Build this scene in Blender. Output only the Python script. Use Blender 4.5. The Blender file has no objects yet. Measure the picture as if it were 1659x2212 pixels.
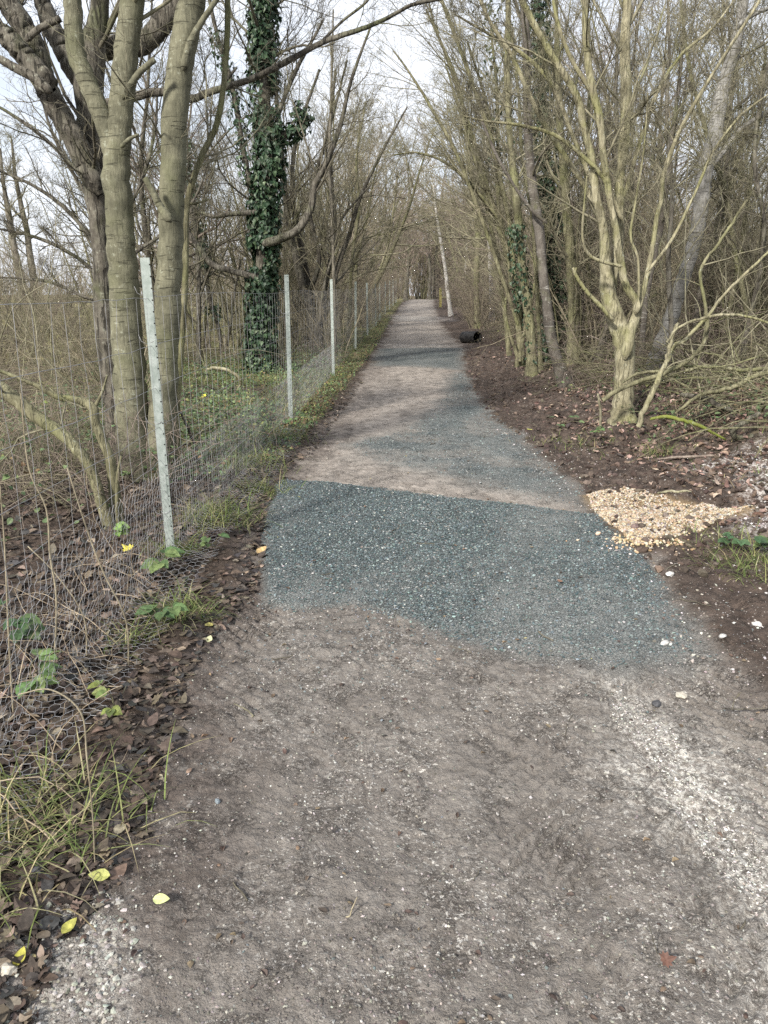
import bpy, math
import numpy as np

rng = np.random.default_rng(7)
scene = bpy.context.scene
COL = scene.collection
R_ = math.radians

# ------------------------------------------------------------------ camera model (used only to read positions off the survey sheet)
FPX, CU, CV, PITCH, EYE = 1671.0, 829.5, 1106.0, R_(16.2), 1.6
FW = np.array([0, math.cos(PITCH), -math.sin(PITCH)])
UP = np.array([0, math.sin(PITCH), math.cos(PITCH)])
RT = np.array([1.0, 0, 0])
CAM = np.array([0, 0, EYE])


def ray(u, v):
    return FW + RT * ((u - CU) / FPX) + UP * ((CV - v) / FPX)


def flat(u, v):
    d = ray(u, v)
    t = -EYE / d[2]
    return CAM[:2] + d[:2] * t


def P(u, v, Y):
    d = ray(u, v)
    return CAM + d * (Y / d[1])


def wpx(w, Y):          # a width on the survey sheet as a radius in metres at depth Y
    return 0.5 * w * Y * 0.98 / FPX


# ------------------------------------------------------------------ noise
_tab = np.random.default_rng(11).random(65536)


def vnoise(x, y, seed=0):
    ix = np.floor(x).astype(np.int64); iy = np.floor(y).astype(np.int64)
    fx = x - ix; fy = y - iy
    fx = fx * fx * (3 - 2 * fx); fy = fy * fy * (3 - 2 * fy)

    def h(a, b):
        return _tab[((a * 73856093) ^ (b * 19349663) ^ (seed * 83492791)) & 0xFFFF]
    return (h(ix, iy) * (1 - fx) + h(ix + 1, iy) * fx) * (1 - fy) + (h(ix, iy + 1) * (1 - fx) + h(ix + 1, iy + 1) * fx) * fy


def fbm(x, y, f, oct=3, seed=0, gain=.5):
    s = 0; a = 1; n = 0
    for o in range(oct):
        s = s + a * (vnoise(x * f + 17.3 * o, y * f - 9.1 * o, seed + o) - .5)
        n += a; a *= gain; f *= 2.03
    return s / n * 2


def sstep(a, b, x):
    t = np.clip((x - a) / (b - a), 0, 1)
    return t * t * (3 - 2 * t)


# ------------------------------------------------------------------ outlines of the track on the ground
LEFT = [(880, 650), (845, 690), (822, 745), (800, 780), (735, 870), (665, 960), (590, 1020), (545, 1100), (530, 1230), (480, 1300),
        (390, 1400), (345, 1480), (300, 1620), (230, 1790), (150, 1930), (40, 2050), (-60, 2212)]
RIGHT = [(945, 650), (950, 700), (1000, 750), (1003, 800), (1040, 880), (1130, 950), (1260, 1050), (1300, 1120), (1380, 1190),
         (1450, 1260), (1540, 1380), (1640, 1470), (1800, 1640)]


def edge(px, xa, far):
    a = np.array([flat(*p) for p in px]); a = a[np.argsort(a[:, 1])]
    y = np.concatenate([[-60], a[:, 1], [p[0] for p in far]]); x = np.concatenate([[xa], a[:, 0], [p[1] for p in far]])
    return y, x


LY, LX = edge([p for p in LEFT if p[1] > 700], -1.05, [(37, .34), (52, 1.05), (67, 1.9), (90, 4.2), (300, 30)])
RY, RX = edge([p for p in RIGHT if p[1] > 720], 2.3, [(34, 2.5), (52, 3.25), (67, 4.25), (90, 6.9), (300, 33)])


def xl(y): return np.interp(y, LY, LX)
def xr(y): return np.interp(y, RY, RX)


def poly_sd(x, y, poly):
    """signed distance to a polygon, positive inside"""
    d = np.full(x.shape, 1e9); ins = np.zeros(x.shape, bool)
    n = len(poly)
    for i in range(n):
        ax, ay = poly[i]; bx, by = poly[(i + 1) % n]
        ex, ey = bx - ax, by - ay
        t = np.clip(((x - ax) * ex + (y - ay) * ey) / (ex * ex + ey * ey + 1e-12), 0, 1)
        d = np.minimum(d, (x - ax - t * ex) ** 2 + (y - ay - t * ey) ** 2)
        c = ((ay > y) != (by > y)) & (x < (bx - ax) * (y - ay) / (by - ay + 1e-12) + ax)
        ins ^= c
    d = np.sqrt(d)
    return np.where(ins, d, -d)


PATCH_NEAR = [flat(*p) for p in [(600, 1035), (720, 1042), (900, 1062), (1130, 1085), (1290, 1108), (1380, 1190), (1450, 1270), (1505, 1395),
                                 (1440, 1425), (1330, 1440), (1250, 1420), (1100, 1405), (960, 1375), (880, 1335), (760, 1300), (640, 1312), (565, 1300), (572, 1120)]]
PATCH_MID = [flat(*p) for p in [(760, 958), (880, 925), (960, 860), (985, 805), (1003, 802), (1040, 868), (1130, 950), (1262, 1050), (1258, 1085), (1050, 1050), (880, 1008), (780, 985)]]
PATCH_FAR = [flat(*p) for p in [(816, 752), (1000, 750), (1003, 800), (900, 792), (800, 790)]]
GOLD = [flat(*p) for p in [(1258, 1066), (1340, 1060), (1470, 1075), (1605, 1092), (1640, 1112), (1545, 1142), (1430, 1165), (1380, 1180), (1320, 1140)]]
CHALK = [flat(*p) for p in [(1330, 1480), (1480, 1600), (1600, 1760), (1720, 1900), (1700, 2100), (1600, 1950), (1500, 1800), (1400, 1660), (1330, 1560)]]
CHALK2 = [flat(*p) for p in [(100, 1960), (220, 1920), (330, 2060), (260, 2230), (-20, 2300), (20, 2100)]]
CHALKR = [flat(*p) for p in [(1500, 1020), (1660, 1000), (1750, 1050), (1720, 1200), (1640, 1180), (1560, 1130), (1640, 1090)]]
PALE = [[flat(*p) for p in q] for q in ([(845, 687), (965, 691), (985, 697), (848, 696)], [(826, 743), (1000, 743), (1010, 749), (820, 750)])]
DITCH = flat(1560, 1088)


def h0(x, y):
    z = 0.55 * sstep(30, 66, y) - 1.3 * sstep(70, 120, y)
    z = z + 0.30 * sstep(.3, 3.0, x - xr(y)) * sstep(3.5, 6, y)
    z = z + .30 * sstep(8, 24, -x) * sstep(8, 20, y) + .12 * fbm(x, y, .18, 2, 83) * sstep(5, 14, -x)
    z = z + 0.35 * sstep(5, 18, x - xr(y))
    return z


def regions(x, y):
    wob = fbm(x, y, 2.2, 4, 31) * .10 + fbm(x, y, 11, 2, 33) * .035
    wob = wob * (1 + np.clip(y, 0, 40) * .03)
    on = np.minimum(x - xl(y), xr(y) - x) + wob * 1.3
    near_open = sstep(3.9, 3.2, y)
    path = sstep(-.10, .10, np.where(y < 3.3, np.maximum(on, -5 + 0 * x), on))
    w2 = wob * .55
    sdn = poly_sd(x, y, PATCH_NEAR) + w2
    soft = .05 + .16 * sstep(4.1, 3.4, y) * sstep(0.1, .7, x)
    tealn = sstep(-soft, soft, sdn - .02)
    tealm = sstep(-.3, .3, poly_sd(x, y, PATCH_MID) + w2 * 2.5) * (.6 + .4 * sstep(-.3, .2, fbm(x, y, 2.5, 3, 58)))
    tealf = sstep(-.3, .35, poly_sd(x, y, PATCH_FAR) + w2)
    teal = np.maximum(np.maximum(tealn, tealm), tealf)
    gold = sstep(-.06, .06, poly_sd(x, y, GOLD) + w2 * .8)
    brk = sstep(-.3, .35, fbm(x, y, 1.9, 3, 57) + .25)
    chalk = sstep(-.22, .12, poly_sd(x, y, CHALK) + wob) * (.45 + .55 * brk)
    chalk = np.maximum(chalk, .8 * sstep(-.15, .12, poly_sd(x, y, CHALK2) + wob))
    chalk = np.maximum(chalk, .75 * sstep(-.2, .2, poly_sd(x, y, CHALKR) + wob))
    for pf in PALE: chalk = np.maximum(chalk, .55 * sstep(-.5, .5, poly_sd(x, y, pf) + wob * 2))
    return path, teal, gold, chalk, on


def dustf(x, y):
    return sstep(-.3, .38, fbm(x - .12 * y, y * .38, 1.5, 4, 88) + .16 * fbm(x, y, 8, 3, 89) - .02)


def H(x, y, reg=None):
    x = np.asarray(x, float); y = np.asarray(y, float)
    path, teal, gold, chalk, on = regions(x, y) if reg is None else reg
    z = h0(x, y)
    fine = np.clip(1.25 - y / 16, 0, 1)
    mud = .03 * fbm(x, y, .9, 2, 1) + .014 * fbm(x, y, 5, 3, 2) + fine * (.006 * fbm(x, y, 17, 3, 3) + .004 * fbm(x, y, 70, 2, 4) - .006 * np.clip(.12 - np.abs(fbm(x, y, 9, 3, 6)), 0, 1) / .12 * sstep(-.1, .3, fbm(x, y, 2.0, 2, 8)))
    rg = lambda f, sd: np.abs(fbm(x + .6 * y, y - .25 * x, f, 3, sd))
    mud = mud + fine * (.018 * rg(7, 101) + .016 * rg(18, 102) + .011 * rg(43, 103) - .016) * (.55 + .45 * sstep(-.3, .3, fbm(x, y, 1.6, 2, 104)))
    # tyre treads pressed in the mud: two wheel lines with slanting lugs
    tr = 0
    for cx, sl, s, sd in ((1.35, .10, 1, 5), (-.62, -.02, 1, 6), (.52, .06, -1, 8), (1.02, .08, -1, 9)):
        dx = x - (cx + sl * (y - 2.5)) - .05 * fbm(x, y, .7, 1, sd)
        lug = np.sin((y * 1.0 + s * dx * 1.1) * 2 * math.pi / .085 + 1.5 * fbm(x, y, 3, 2, sd + 20))
        lug = np.tanh(lug * 2.6) * (.35 + .65 * sstep(-.15, .15, fbm(x, y, 7, 2, sd + 60)))
        m = sstep(.17, .12, np.abs(dx)) * sstep(-.1, .4, fbm(x, y, 1.3, 2, sd + 40) + .1)
        tr = tr + lug * m * .0095 - m * .006
    mud = mud + tr * fine * (1 - teal)
    stone = .02 * fbm(x, y, 1.2, 2, 12) + fine * (.006 * fbm(x, y, 25, 2, 13) + .005 * fbm(x, y, 70, 2, 14)) + .012 * teal
    litter = .05 * fbm(x, y, 1.1, 2, 21) + .025 * fbm(x, y, 6, 3, 22) + fine * .012 * fbm(x, y, 25, 2, 23)
    right = sstep(0, .4, x - xr(y))
    soil = (.09 * fbm(x, y, 1.3, 2, 25) + .06 * fbm(x, y, 5, 3, 26) + .018 * fbm(x, y, 17, 3, 27)) * sstep(0, .6, x - xr(y)) * sstep(5.5, 3.0, x - xr(y))
    off = np.where(right > .5, litter + soil, litter * .6 + .012)
    z = z + (1 - path) * off + path * (mud * (1 - teal) + stone * teal - .01)
    z = z + .012 * gold
    dx = (x - DITCH[0]) / .75; dy = (y - DITCH[1]) / .20
    z = z - .20 * np.exp(-(dx * dx + dy * dy))
    # the crossing ridge of mud between the two stone patches
    return z


def G(u, v):
    """point of the bare ground seen at a survey position"""
    d = ray(u, v)
    t = 1.0
    for k in range(4000):
        p = CAM + d * t
        if p[2] < h0(p[0], p[1]): break
        t += .02 + t * .002
    return np.array([p[0], p[1], float(H(p[0:1], p[1:2])[0])])


# ------------------------------------------------------------------ mesh helpers
def mesh_from(name, V, F, mat, parent=None, base=None, smooth=True, colors=None, attrs=None):
    """V (n,3); F list of (m,k) index arrays of equal k"""
    V = np.asarray(V, np.float32)
    if base is not None: V = V - np.asarray(base, np.float32)
    F = [np.asarray(f, np.int32) for f in (F if isinstance(F, list) else [F]) if len(f)]
    me = bpy.data.meshes.new(name)
    me.vertices.add(len(V)); me.vertices.foreach_set('co', V.ravel())
    li = np.concatenate([f.ravel() for f in F])
    tot = np.concatenate([np.full(len(f), f.shape[1], np.int32) for f in F])
    st = np.concatenate([[0], np.cumsum(tot)[:-1]]).astype(np.int32)
    me.loops.add(len(li)); me.loops.foreach_set('vertex_index', li)
    me.polygons.add(len(tot)); me.polygons.foreach_set('loop_start', st)
    try: me.polygons.foreach_set('loop_total', tot)
    except Exception: pass
    me.polygons.foreach_set('use_smooth', np.full(len(tot), smooth, bool))
    if colors is not None:
        at = me.attributes.new('tint', 'FLOAT_COLOR', 'POINT')
        c = np.ones((len(V), 4), np.float32); c[:, :3] = colors
        at.data.foreach_set('color', c.ravel())
    for k, a in (attrs or {}).items():
        at = me.attributes.new(k, 'FLOAT', 'POINT'); at.data.foreach_set('value', np.asarray(a, np.float32))
    me.update(calc_edges=True)
    me.materials.append(mat)
    o = bpy.data.objects.new(name, me); COL.objects.link(o)
    if parent is not None: o.parent = parent
    return o


def thing(name, label, cat, loc, group=None):
    o = bpy.data.objects.new(name, None); COL.objects.link(o); o.empty_display_size = .2
    o.location = [float(c) for c in loc]
    o['label'] = label; o['category'] = cat
    if group: o['group'] = group
    return o


def tag(o, label=None, cat=None, group=None, kind=None):
    if label: o['label'] = label
    if cat: o['category'] = cat
    if group: o['group'] = group
    if kind: o['kind'] = kind
    return o


def unit(a): return a / (np.linalg.norm(a, axis=-1, keepdims=True) + 1e-12)


class Tubes:
    def __init__(s): s.V = []; s.F = []; s.n = 0

    def add(s, pts, rad, sides=4, rough=0.0, seed=0):
        pts = np.asarray(pts, float); rad = np.asarray(rad, float)
        if pts.ndim == 2: pts = pts[None]; rad = rad[None]
        M, n, _ = pts.shape
        t = np.empty_like(pts)
        t[:, 1:-1] = pts[:, 2:] - pts[:, :-2]; t[:, 0] = pts[:, 1] - pts[:, 0]; t[:, -1] = pts[:, -1] - pts[:, -2]
        t = unit(t)
        mean = unit(pts[:, -1] - pts[:, 0] + 1e-9)
        ref = np.where(np.abs(mean[:, 2:3]) < .8, np.array([[0, 0, 1.]]), np.array([[0, 1., 0]]))
        a = unit(np.cross(t, ref[:, None, :])); b = np.cross(t, a)
        ang = np.arange(sides) * 2 * math.pi / sides
        r = rad[:, :, None]
        if rough:
            g = np.random.default_rng(seed)
            zz = np.cumsum(np.linalg.norm(np.diff(pts, axis=1, prepend=pts[:, :1]), axis=2), axis=1)
            ph = g.random((M, 6)) * 6.28
            w = 0
            for k, (fa, fz) in enumerate(((1, 2.1), (2, 3.3), (3, 4.7), (5, 1.3), (2, 9.0), (1, 14.0))):
                w = w + np.sin(fa * ang[None, None] + fz * zz[:, :, None] + ph[:, k, None, None]) * (1, .8, .7, .5, .35, .3)[k]
            r = r * (1 + rough * w)
        V = pts[:, :, None, :] + r[..., None] * (np.cos(ang)[None, None, :, None] * a[:, :, None, :] + np.sin(ang)[None, None, :, None] * b[:, :, None, :])
        i = np.arange(n - 1)[:, None] * sides; j = np.arange(sides)[None]
        q = np.stack([i + j, i + (j + 1) % sides, i + sides + (j + 1) % sides, i + sides + j], -1).reshape(-1, 4)
        F = (q[None] + (np.arange(M) * n * sides)[:, None, None]).reshape(-1, 4) + s.n
        s.V.append(V.reshape(-1, 3)); s.F.append(F); s.n += M * n * sides
        if sides >= 5:
            caps = (np.arange(M) * n * sides)[:, None] + (n - 1) * sides + np.arange(sides)[None] + (s.n - M * n * sides)
            s.C = getattr(s, 'C', {}); s.C.setdefault(sides, []).append(caps)

    def build(s, name, mat, parent=None, base=None, smooth=True):
        fs = [np.concatenate(s.F)]
        for k, c in getattr(s, 'C', {}).items(): fs.append(np.concatenate(c))
        return mesh_from(name, np.concatenate(s.V), fs, mat, parent, base, smooth)


def smooth_line(p, per=5):
    p = np.asarray(p, float)
    q = np.vstack([2 * p[0] - p[1], p, 2 * p[-1] - p[-2]])
    out = []
    ts = np.arange(per) / per
    for i in range(1, len(q) - 2):
        a, b, c, d = q[i - 1], q[i], q[i + 1], q[i + 2]
        for t in ts:
            out.append(.5 * (2 * b + (c - a) * t + (2 * a - 5 * b + 4 * c - d) * t * t + (3 * b - 3 * c + d - a) * t ** 3))
    out.append(p[-1])
    return np.array(out)


def resample(p, r, n):
    d = np.concatenate([[0], np.cumsum(np.linalg.norm(np.diff(p, axis=0), axis=1))])
    t = np.linspace(0, d[-1], n)
    return np.stack([np.interp(t, d, p[:, k]) for k in range(3)], 1), np.interp(t, d, r)


def spawn(g, Pp, Rp, K, tr=(.25, 1), ang=(30, 65), ratio=.5, lmax=9, n=5, wig=.18, up=.05, rr=.6, rmax=9, rmin=.0016, tip=.35, bias=None, lmin=.0, bent=.5):
    M, m, _ = Pp.shape
    idx = np.repeat(np.arange(M), K)
    N = len(idx)
    t = g.uniform(tr[0], tr[1], N)
    f = np.clip(t * (m - 1), 0, m - 1.001); i = f.astype(int); w = (f - i)[:, None]
    p0 = Pp[idx, i] * (1 - w) + Pp[idx, i + 1] * w
    T = unit(Pp[idx, i + 1] - Pp[idx, i])
    r = Rp[idx, i] * (1 - w[:, 0]) + Rp[idx, i + 1] * w[:, 0]
    pl = np.linalg.norm(np.diff(Pp, axis=1), axis=2).sum(1)[idx]
    perp = unit(np.cross(T, g.normal(size=(N, 3))))
    a = np.radians(g.uniform(ang[0], ang[1], N))[:, None]
    d = np.cos(a) * T + np.sin(a) * perp
    L = np.clip(pl * ratio * g.uniform(.55, 1.35, N) * (1 - bent * t), lmin, lmax)
    out = np.empty((N, n, 3)); out[:, 0] = p0
    step = (L / (n - 1))[:, None]
    bz = np.zeros(3) if bias is None else np.asarray(bias, float)
    for k in range(1, n):
        d = unit(d + wig * g.normal(size=(N, 3)) + np.array([0, 0, up]) + bz)
        out[:, k] = out[:, k - 1] + d * step
    r0 = np.clip(r * rr * g.uniform(.6, 1, N), rmin, rmax)
    R = r0[:, None] * (1 - (1 - tip) * np.linspace(0, 1, n)[None])
    return out, R


# ------------------------------------------------------------------ materials
def new_mat(name):
    m = bpy.data.materials.new(name); m.use_nodes = True
    nt = m.node_tree; nt.nodes.clear()
    out = nt.nodes.new('ShaderNodeOutputMaterial'); b = nt.nodes.new('ShaderNodeBsdfPrincipled')
    nt.links.new(b.outputs[0], out.inputs[0])
    b.inputs['Specular IOR Level'].default_value = .25
    return m, nt, b


class NB:
    """small helper for node graphs"""
    def __init__(s, nt): s.nt = nt

    def n(s, t, **kw):
        nd = s.nt.nodes.new(t)
        for k, v in kw.items(): setattr(nd, k, v)
        return nd

    def put(s, sock, v):
        if isinstance(v, bpy.types.NodeSocket): s.nt.links.new(v, sock)
        elif isinstance(v, (tuple, list)) and len(v) == 3 and sock.type == 'RGBA': sock.default_value = (*v, 1)
        else: sock.default_value = v

    def coord(s, which='Object'): return s.n('ShaderNodeTexCoord').outputs[which]

    def scale(s, vec, sc):
        m = s.n('ShaderNodeMapping'); s.put(m.inputs[0], vec); m.inputs['Scale'].default_value = sc if isinstance(sc, tuple) else (sc,) * 3
        return m.outputs[0]

    def noise(s, vec, sc, det=3, rough=.55, dist=0):
        x = s.n('ShaderNodeTexNoise'); s.put(x.inputs['Vector'], vec); x.inputs['Scale'].default_value = sc
        x.inputs['Detail'].default_value = det; x.inputs['Roughness'].default_value = rough; x.inputs['Distortion'].default_value = dist
        return x.outputs['Fac']

    def voro(s, vec, sc, feat='F1', out='Distance', rnd=1):
        x = s.n('ShaderNodeTexVoronoi', feature=feat); s.put(x.inputs['Vector'], vec); x.inputs['Scale'].default_value = sc
        x.inputs['Randomness'].default_value = rnd
        return x.outputs[out]

    def ramp(s, fac, a, b, lo=0, hi=1):
        x = s.n('ShaderNodeMapRange'); x.interpolation_type = 'SMOOTHSTEP'; s.put(x.inputs[0], fac)
        x.inputs[1].default_value = a; x.inputs[2].default_value = b; x.inputs[3].default_value = lo; x.inputs[4].default_value = hi
        return x.outputs[0]

    def mix(s, fac, a, b):
        x = s.n('ShaderNodeMix', data_type='RGBA'); s.put(x.inputs[0], fac); s.put(x.inputs[6], a); s.put(x.inputs[7], b)
        return x.outputs[2]

    def math(s, op, a, b=0.0):
        x = s.n('ShaderNodeMath', operation=op); s.put(x.inputs[0], a); s.put(x.inputs[1], b)
        return x.outputs[0]

    def attr(s, name, out='Fac'):
        x = s.n('ShaderNodeAttribute', attribute_name=name); return x.outputs[out]

    def bump(s, h, strength=.5, dist=.01):
        x = s.n('ShaderNodeBump'); s.put(x.inputs['Height'], h); x.inputs['Strength'].default_value = strength; x.inputs['Distance'].default_value = dist
        return x.outputs[0]


def bark(name, dark, light, moss=(.10, .12, .035), mossy=.4, bands=0.0, furrow=0.0, lichen=.15, bandcol=None, rough=.85, sc=1.0):
    m, nt, b = new_mat(name); k = NB(nt)
    o = k.coord()
    c = k.mix(k.ramp(k.noise(o, 6 * sc, 5, .65), .32, .68), dark, light)
    fine = k.noise(k.scale(o, (60, 60, 12)), 1, 4, .7)
    c = k.mix(k.ramp(fine, .35, .75, 0, .55), c, tuple(x * .55 for x in dark))
    mo = k.ramp(k.noise(o, 2.3 * sc, 4, .6), .62 - .35 * mossy, .80 - .25 * mossy, 0, min(.9, .35 + mossy * .6))
    c = k.mix(mo, c, moss)
    if lichen:
        lv = k.math('MULTIPLY', k.ramp(k.noise(o, 24 * sc, 6, .75), .57, .66, 0, min(1, lichen * 4)), k.ramp(k.noise(o, 3.1 * sc, 3, .6), .42, .62))
        c = k.mix(lv, c, (.36, .38, .30))
        st_ = k.ramp(k.noise(k.scale(o, (34, 34, 1.6)), 1, 4, .65), .56, .70, 0, .45)
        c = k.mix(st_, c, tuple(x * .45 for x in dark))
    h = fine
    if bands:
        bn = k.ramp(k.noise(k.scale(o, (5, 5, 46)), 1, 3, .6, .4), .60, .68)
        c = k.mix(k.math('MULTIPLY', bn, bands), c, bandcol or tuple(x * .35 for x in dark))
        h = k.math('SUBTRACT', h, k.math('MULTIPLY', bn, .8))
    if furrow:
        fv = k.ramp(k.noise(k.scale(o, (26, 26, 3.0)), 1, 3, .6, .8), .50, .36)
        c = k.mix(k.math('MULTIPLY', fv, furrow), c, tuple(x * .25 for x in dark))
        h = k.math('SUBTRACT', h, k.math('MULTIPLY', fv, 1.5))
    k.put(b.inputs['Base Color'], c); b.inputs['Roughness'].default_value = rough
    k.put(b.inputs['Normal'], k.bump(h, .7, .012))
    return m


def plain(name, a, b2, sc=20, rough=.8, det=3, spec=.25, metal=0, bmp=0):
    m, nt, b = new_mat(name); k = NB(nt)
    nz = k.noise(k.coord(), sc, det, .6)
    k.put(b.inputs['Base Color'], k.mix(k.ramp(nz, .35, .65), a, b2))
    b.inputs['Roughness'].default_value = rough; b.inputs['Specular IOR Level'].default_value = spec; b.inputs['Metallic'].default_value = metal
    if bmp: k.put(b.inputs['Normal'], k.bump(nz, .6, bmp))
    return m


def tinted(name, rough=.65, spec=.3, trans=0.0, sc=60, amt=.35):
    m, nt, b = new_mat(name); k = NB(nt)
    t = k.attr('tint', 'Color')
    nz = k.ramp(k.noise(k.coord(), sc, 3, .6), .3, .7, 1 - amt, 1 + amt * .6)
    x = k.n('ShaderNodeMix', data_type='RGBA', blend_type='MULTIPLY'); x.inputs[0].default_value = 1
    k.put(x.inputs[6], t); k.put(x.inputs[7], nz)
    k.put(b.inputs['Base Color'], x.outputs[2]); b.inputs['Roughness'].default_value = rough; b.inputs['Specular IOR Level'].default_value = spec
    if trans:
        tr = k.n('ShaderNodeBsdfTranslucent'); k.put(tr.inputs[0], x.outputs[2])
        ms = k.n('ShaderNodeMixShader'); ms.inputs[0].default_value = trans
        out = [q for q in nt.nodes if q.type == 'OUTPUT_MATERIAL'][0]
        nt.links.new(b.outputs[0], ms.inputs[1]); nt.links.new(tr.outputs[0], ms.inputs[2]); nt.links.new(ms.outputs[0], out.inputs[0])
    return m


def ground_mat():
    m, nt, b = new_mat('ground_surface'); k = NB(nt)
    o = k.coord()
    path, teal, gold, chalk, green, pink, soil = (k.attr(x) for x in ('path', 'teal', 'gold', 'chalk', 'green', 'pink', 'soil'))
    big = k.noise(o, 1.7, 5, .65); mid = k.noise(o, 9, 5, .7); fin = k.noise(o, 55, 4, .7); vf = k.noise(o, 160, 3, .7)
    # mud
    mud = k.mix(k.ramp(mid, .3, .7), (.145, .130, .115), (.225, .205, .184))
    mud = k.mix(k.ramp(big, .40, .75, 0, .4), mud, (.118, .102, .089))
    mud = k.mix(k.ramp(fin, .52, .66, 0, .5), mud, (.090, .077, .067))
    crust = k.math('MULTIPLY', k.ramp(k.noise(o, 42, 5, .78, .1), .52, .60), k.ramp(k.noise(o, 1.5, 4, .65), .40, .62))
    mud = k.mix(k.math('MULTIPLY', crust, .75), mud, k.mix(k.ramp(vf, .35, .6), (.40, .38, .345), (.27, .25, .225)))
    fleck = k.math('MULTIPLY', k.ramp(k.noise(o, 75, 3, .6), .585, .64), k.ramp(k.noise(o, 3.2, 3, .6), .38, .60))
    mud = k.mix(k.math('MULTIPLY', fleck, .9), mud, (.52, .50, .46))
    rid = k.math('ABSOLUTE', k.math('SUBTRACT', k.noise(k.scale(o, (1, 1.25, 1)), 26, 6, .75, .15), .5))
    crack = k.math('MULTIPLY', k.ramp(rid, .026, .004), k.ramp(k.noise(o, 6.5, 3, .6), .50, .62))
    mud = k.mix(k.math('MULTIPLY', crack, .2), mud, (.060, .042, .037))
    pk = k.mix(k.ramp(mid, .3, .7), (.245, .214, .186), (.375, .335, .294))
    pk = k.mix(k.ramp(k.noise(k.scale(o, (1.2, .35, 1)), 1.6, 5, .7), .50, .66, 0, .75), pk, (.165, .147, .130))
    mud = k.mix(pink, mud, pk)
    # chalk
    ch = k.mix(k.ramp(fin, .35, .6), (.62, .60, .55), (.20, .18, .16))
    cf = k.math('MULTIPLY', chalk, k.ramp(mid, .30, .56))
    mud = k.mix(cf, mud, ch)
    dm = k.mix(k.ramp(mid, .3, .7), (.072, .057, .048), (.125, .102, .088))
    mud = k.mix(k.math('MULTIPLY', k.attr('damp'), k.ramp(k.noise(o, 7, 5, .7), .25, .55)), mud, dm)
    # crushed stone
    cell = k.voro(o, 62, out='Color'); sep = k.n('ShaderNodeSeparateColor'); k.put(sep.inputs[0], cell)
    st = k.mix(sep.outputs[0], (.082, .103, .106), (.215, .246, .244))
    st = k.mix(k.ramp(sep.outputs[1], .93, .96), st, (.48, .48, .45))
    gap = k.ramp(k.voro(o, 62, 'DISTANCE_TO_EDGE'), .0, .14)
    st = k.mix(gap, (.045, .052, .053), st)
    st = k.mix(k.math('MULTIPLY', k.attr('dust'), k.ramp(k.noise(o, 14, 5, .75), .25, .6, .2, .9)), st, k.mix(k.ramp(fin, .3, .7), (.175, .188, .182), (.295, .303, .290)))
    st = k.mix(k.ramp(vf, .55, .7, 0, .4), st, (.30, .31, .30))
    # soil and litter floor
    so = k.mix(k.ramp(mid, .3, .7), (.040, .029, .022), (.090, .066, .050))
    so = k.mix(k.ramp(k.noise(o, 28, 4, .7), .5, .68), so, (.135, .10, .08))
    so = k.mix(k.math('MULTIPLY', soil, .7), so, k.mix(k.ramp(mid, .35, .65), (.042, .031, .026), (.105, .080, .066)))
    crumbs = k.math('MULTIPLY', k.ramp(k.noise(o, 48, 2, .5), .66, .70), k.ramp(big, .45, .6))
    so = k.mix(k.math('MULTIPLY', crumbs, soil), so, (.5, .47, .43))
    gr = k.mix(k.ramp(fin, .3, .7), (.055, .065, .025), (.18, .175, .075))
    gr = k.mix(k.ramp(k.noise(o, .35, 4, .6), .42, .6), gr, (.30, .275, .13))
    so = k.mix(k.math('MULTIPLY', green, k.ramp(k.noise(o, 2.5, 4, .6), .35, .6)), so, gr)
    so = k.mix(chalk, so, k.mix(k.ramp(k.noise(o, 30, 4, .65), .45, .6), (.14, .105, .09), (.60, .57, .54)))
    go = k.mix(k.ramp(k.noise(o, 40, 2), .3, .7), (.16, .115, .065), (.30, .22, .13))
    c = k.mix(path, so, mud)
    c = k.mix(k.math('MULTIPLY', teal, path), c, st)
    c = k.mix(gold, c, go)
    k.put(b.inputs['Base Color'], c); b.inputs['Roughness'].default_value = .9
    hm = k.math('ADD', k.math('MULTIPLY', fin, .8), k.math('MULTIPLY', mid, 1.2))
    hm = k.math('ADD', hm, k.math('MULTIPLY', vf, .5))
    hm = k.math('SUBTRACT', hm, k.math('MULTIPLY', crack, .7))
    hs = k.math('MULTIPLY', k.math('MULTIPLY', gap, teal), .7)
    k.put(b.inputs['Normal'], k.bump(k.math('ADD', hm, hs), 1.0, .017))
    return m


M_GROUND = ground_mat()
BARK_SYC = bark('smooth_olive_bark', (.098, .095, .064), (.195, .188, .128), moss=(.112, .118, .060), mossy=.4, bands=.55, lichen=.16)
BARK_DARK = bark('furrowed_dark_bark', (.066, .058, .046), (.172, .158, .128), moss=(.07, .085, .03), mossy=.35, furrow=.8, lichen=.2)
BARK_GREY = bark('furrowed_grey_bark', (.130, .115, .090), (.240, .220, .180), moss=(.12, .125, .06), mossy=.3, furrow=.85, lichen=.15)
BARK_TAN = bark('pale_tan_bark', (.185, .168, .105), (.385, .355, .245), moss=(.175, .180, .065), mossy=.5, furrow=.5, lichen=.2)
BARK_CHERRY = bark('banded_cherry_bark', (.070, .060, .050), (.165, .148, .128), mossy=.25, bands=.9, bandcol=(.36, .345, .31), lichen=.1)
BARK_BIRCH = bark('silver_birch_bark', (.125, .120, .108), (.33, .32, .295), moss=(.16, .15, .10), mossy=.2, bands=.9, bandcol=(.045, .04, .036), lichen=.1)
BARK_WHITE = bark('white_birch_bark', (.42, .40, .37), (.66, .64, .60), mossy=.1, bands=.7, bandcol=(.10, .09, .08), lichen=.0)
BARK_OLIVE = bark('mossy_olive_bark', (.115, .107, .064), (.255, .240, .148), moss=(.165, .172, .075), mossy=.5, furrow=.3, lichen=.15)
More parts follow.
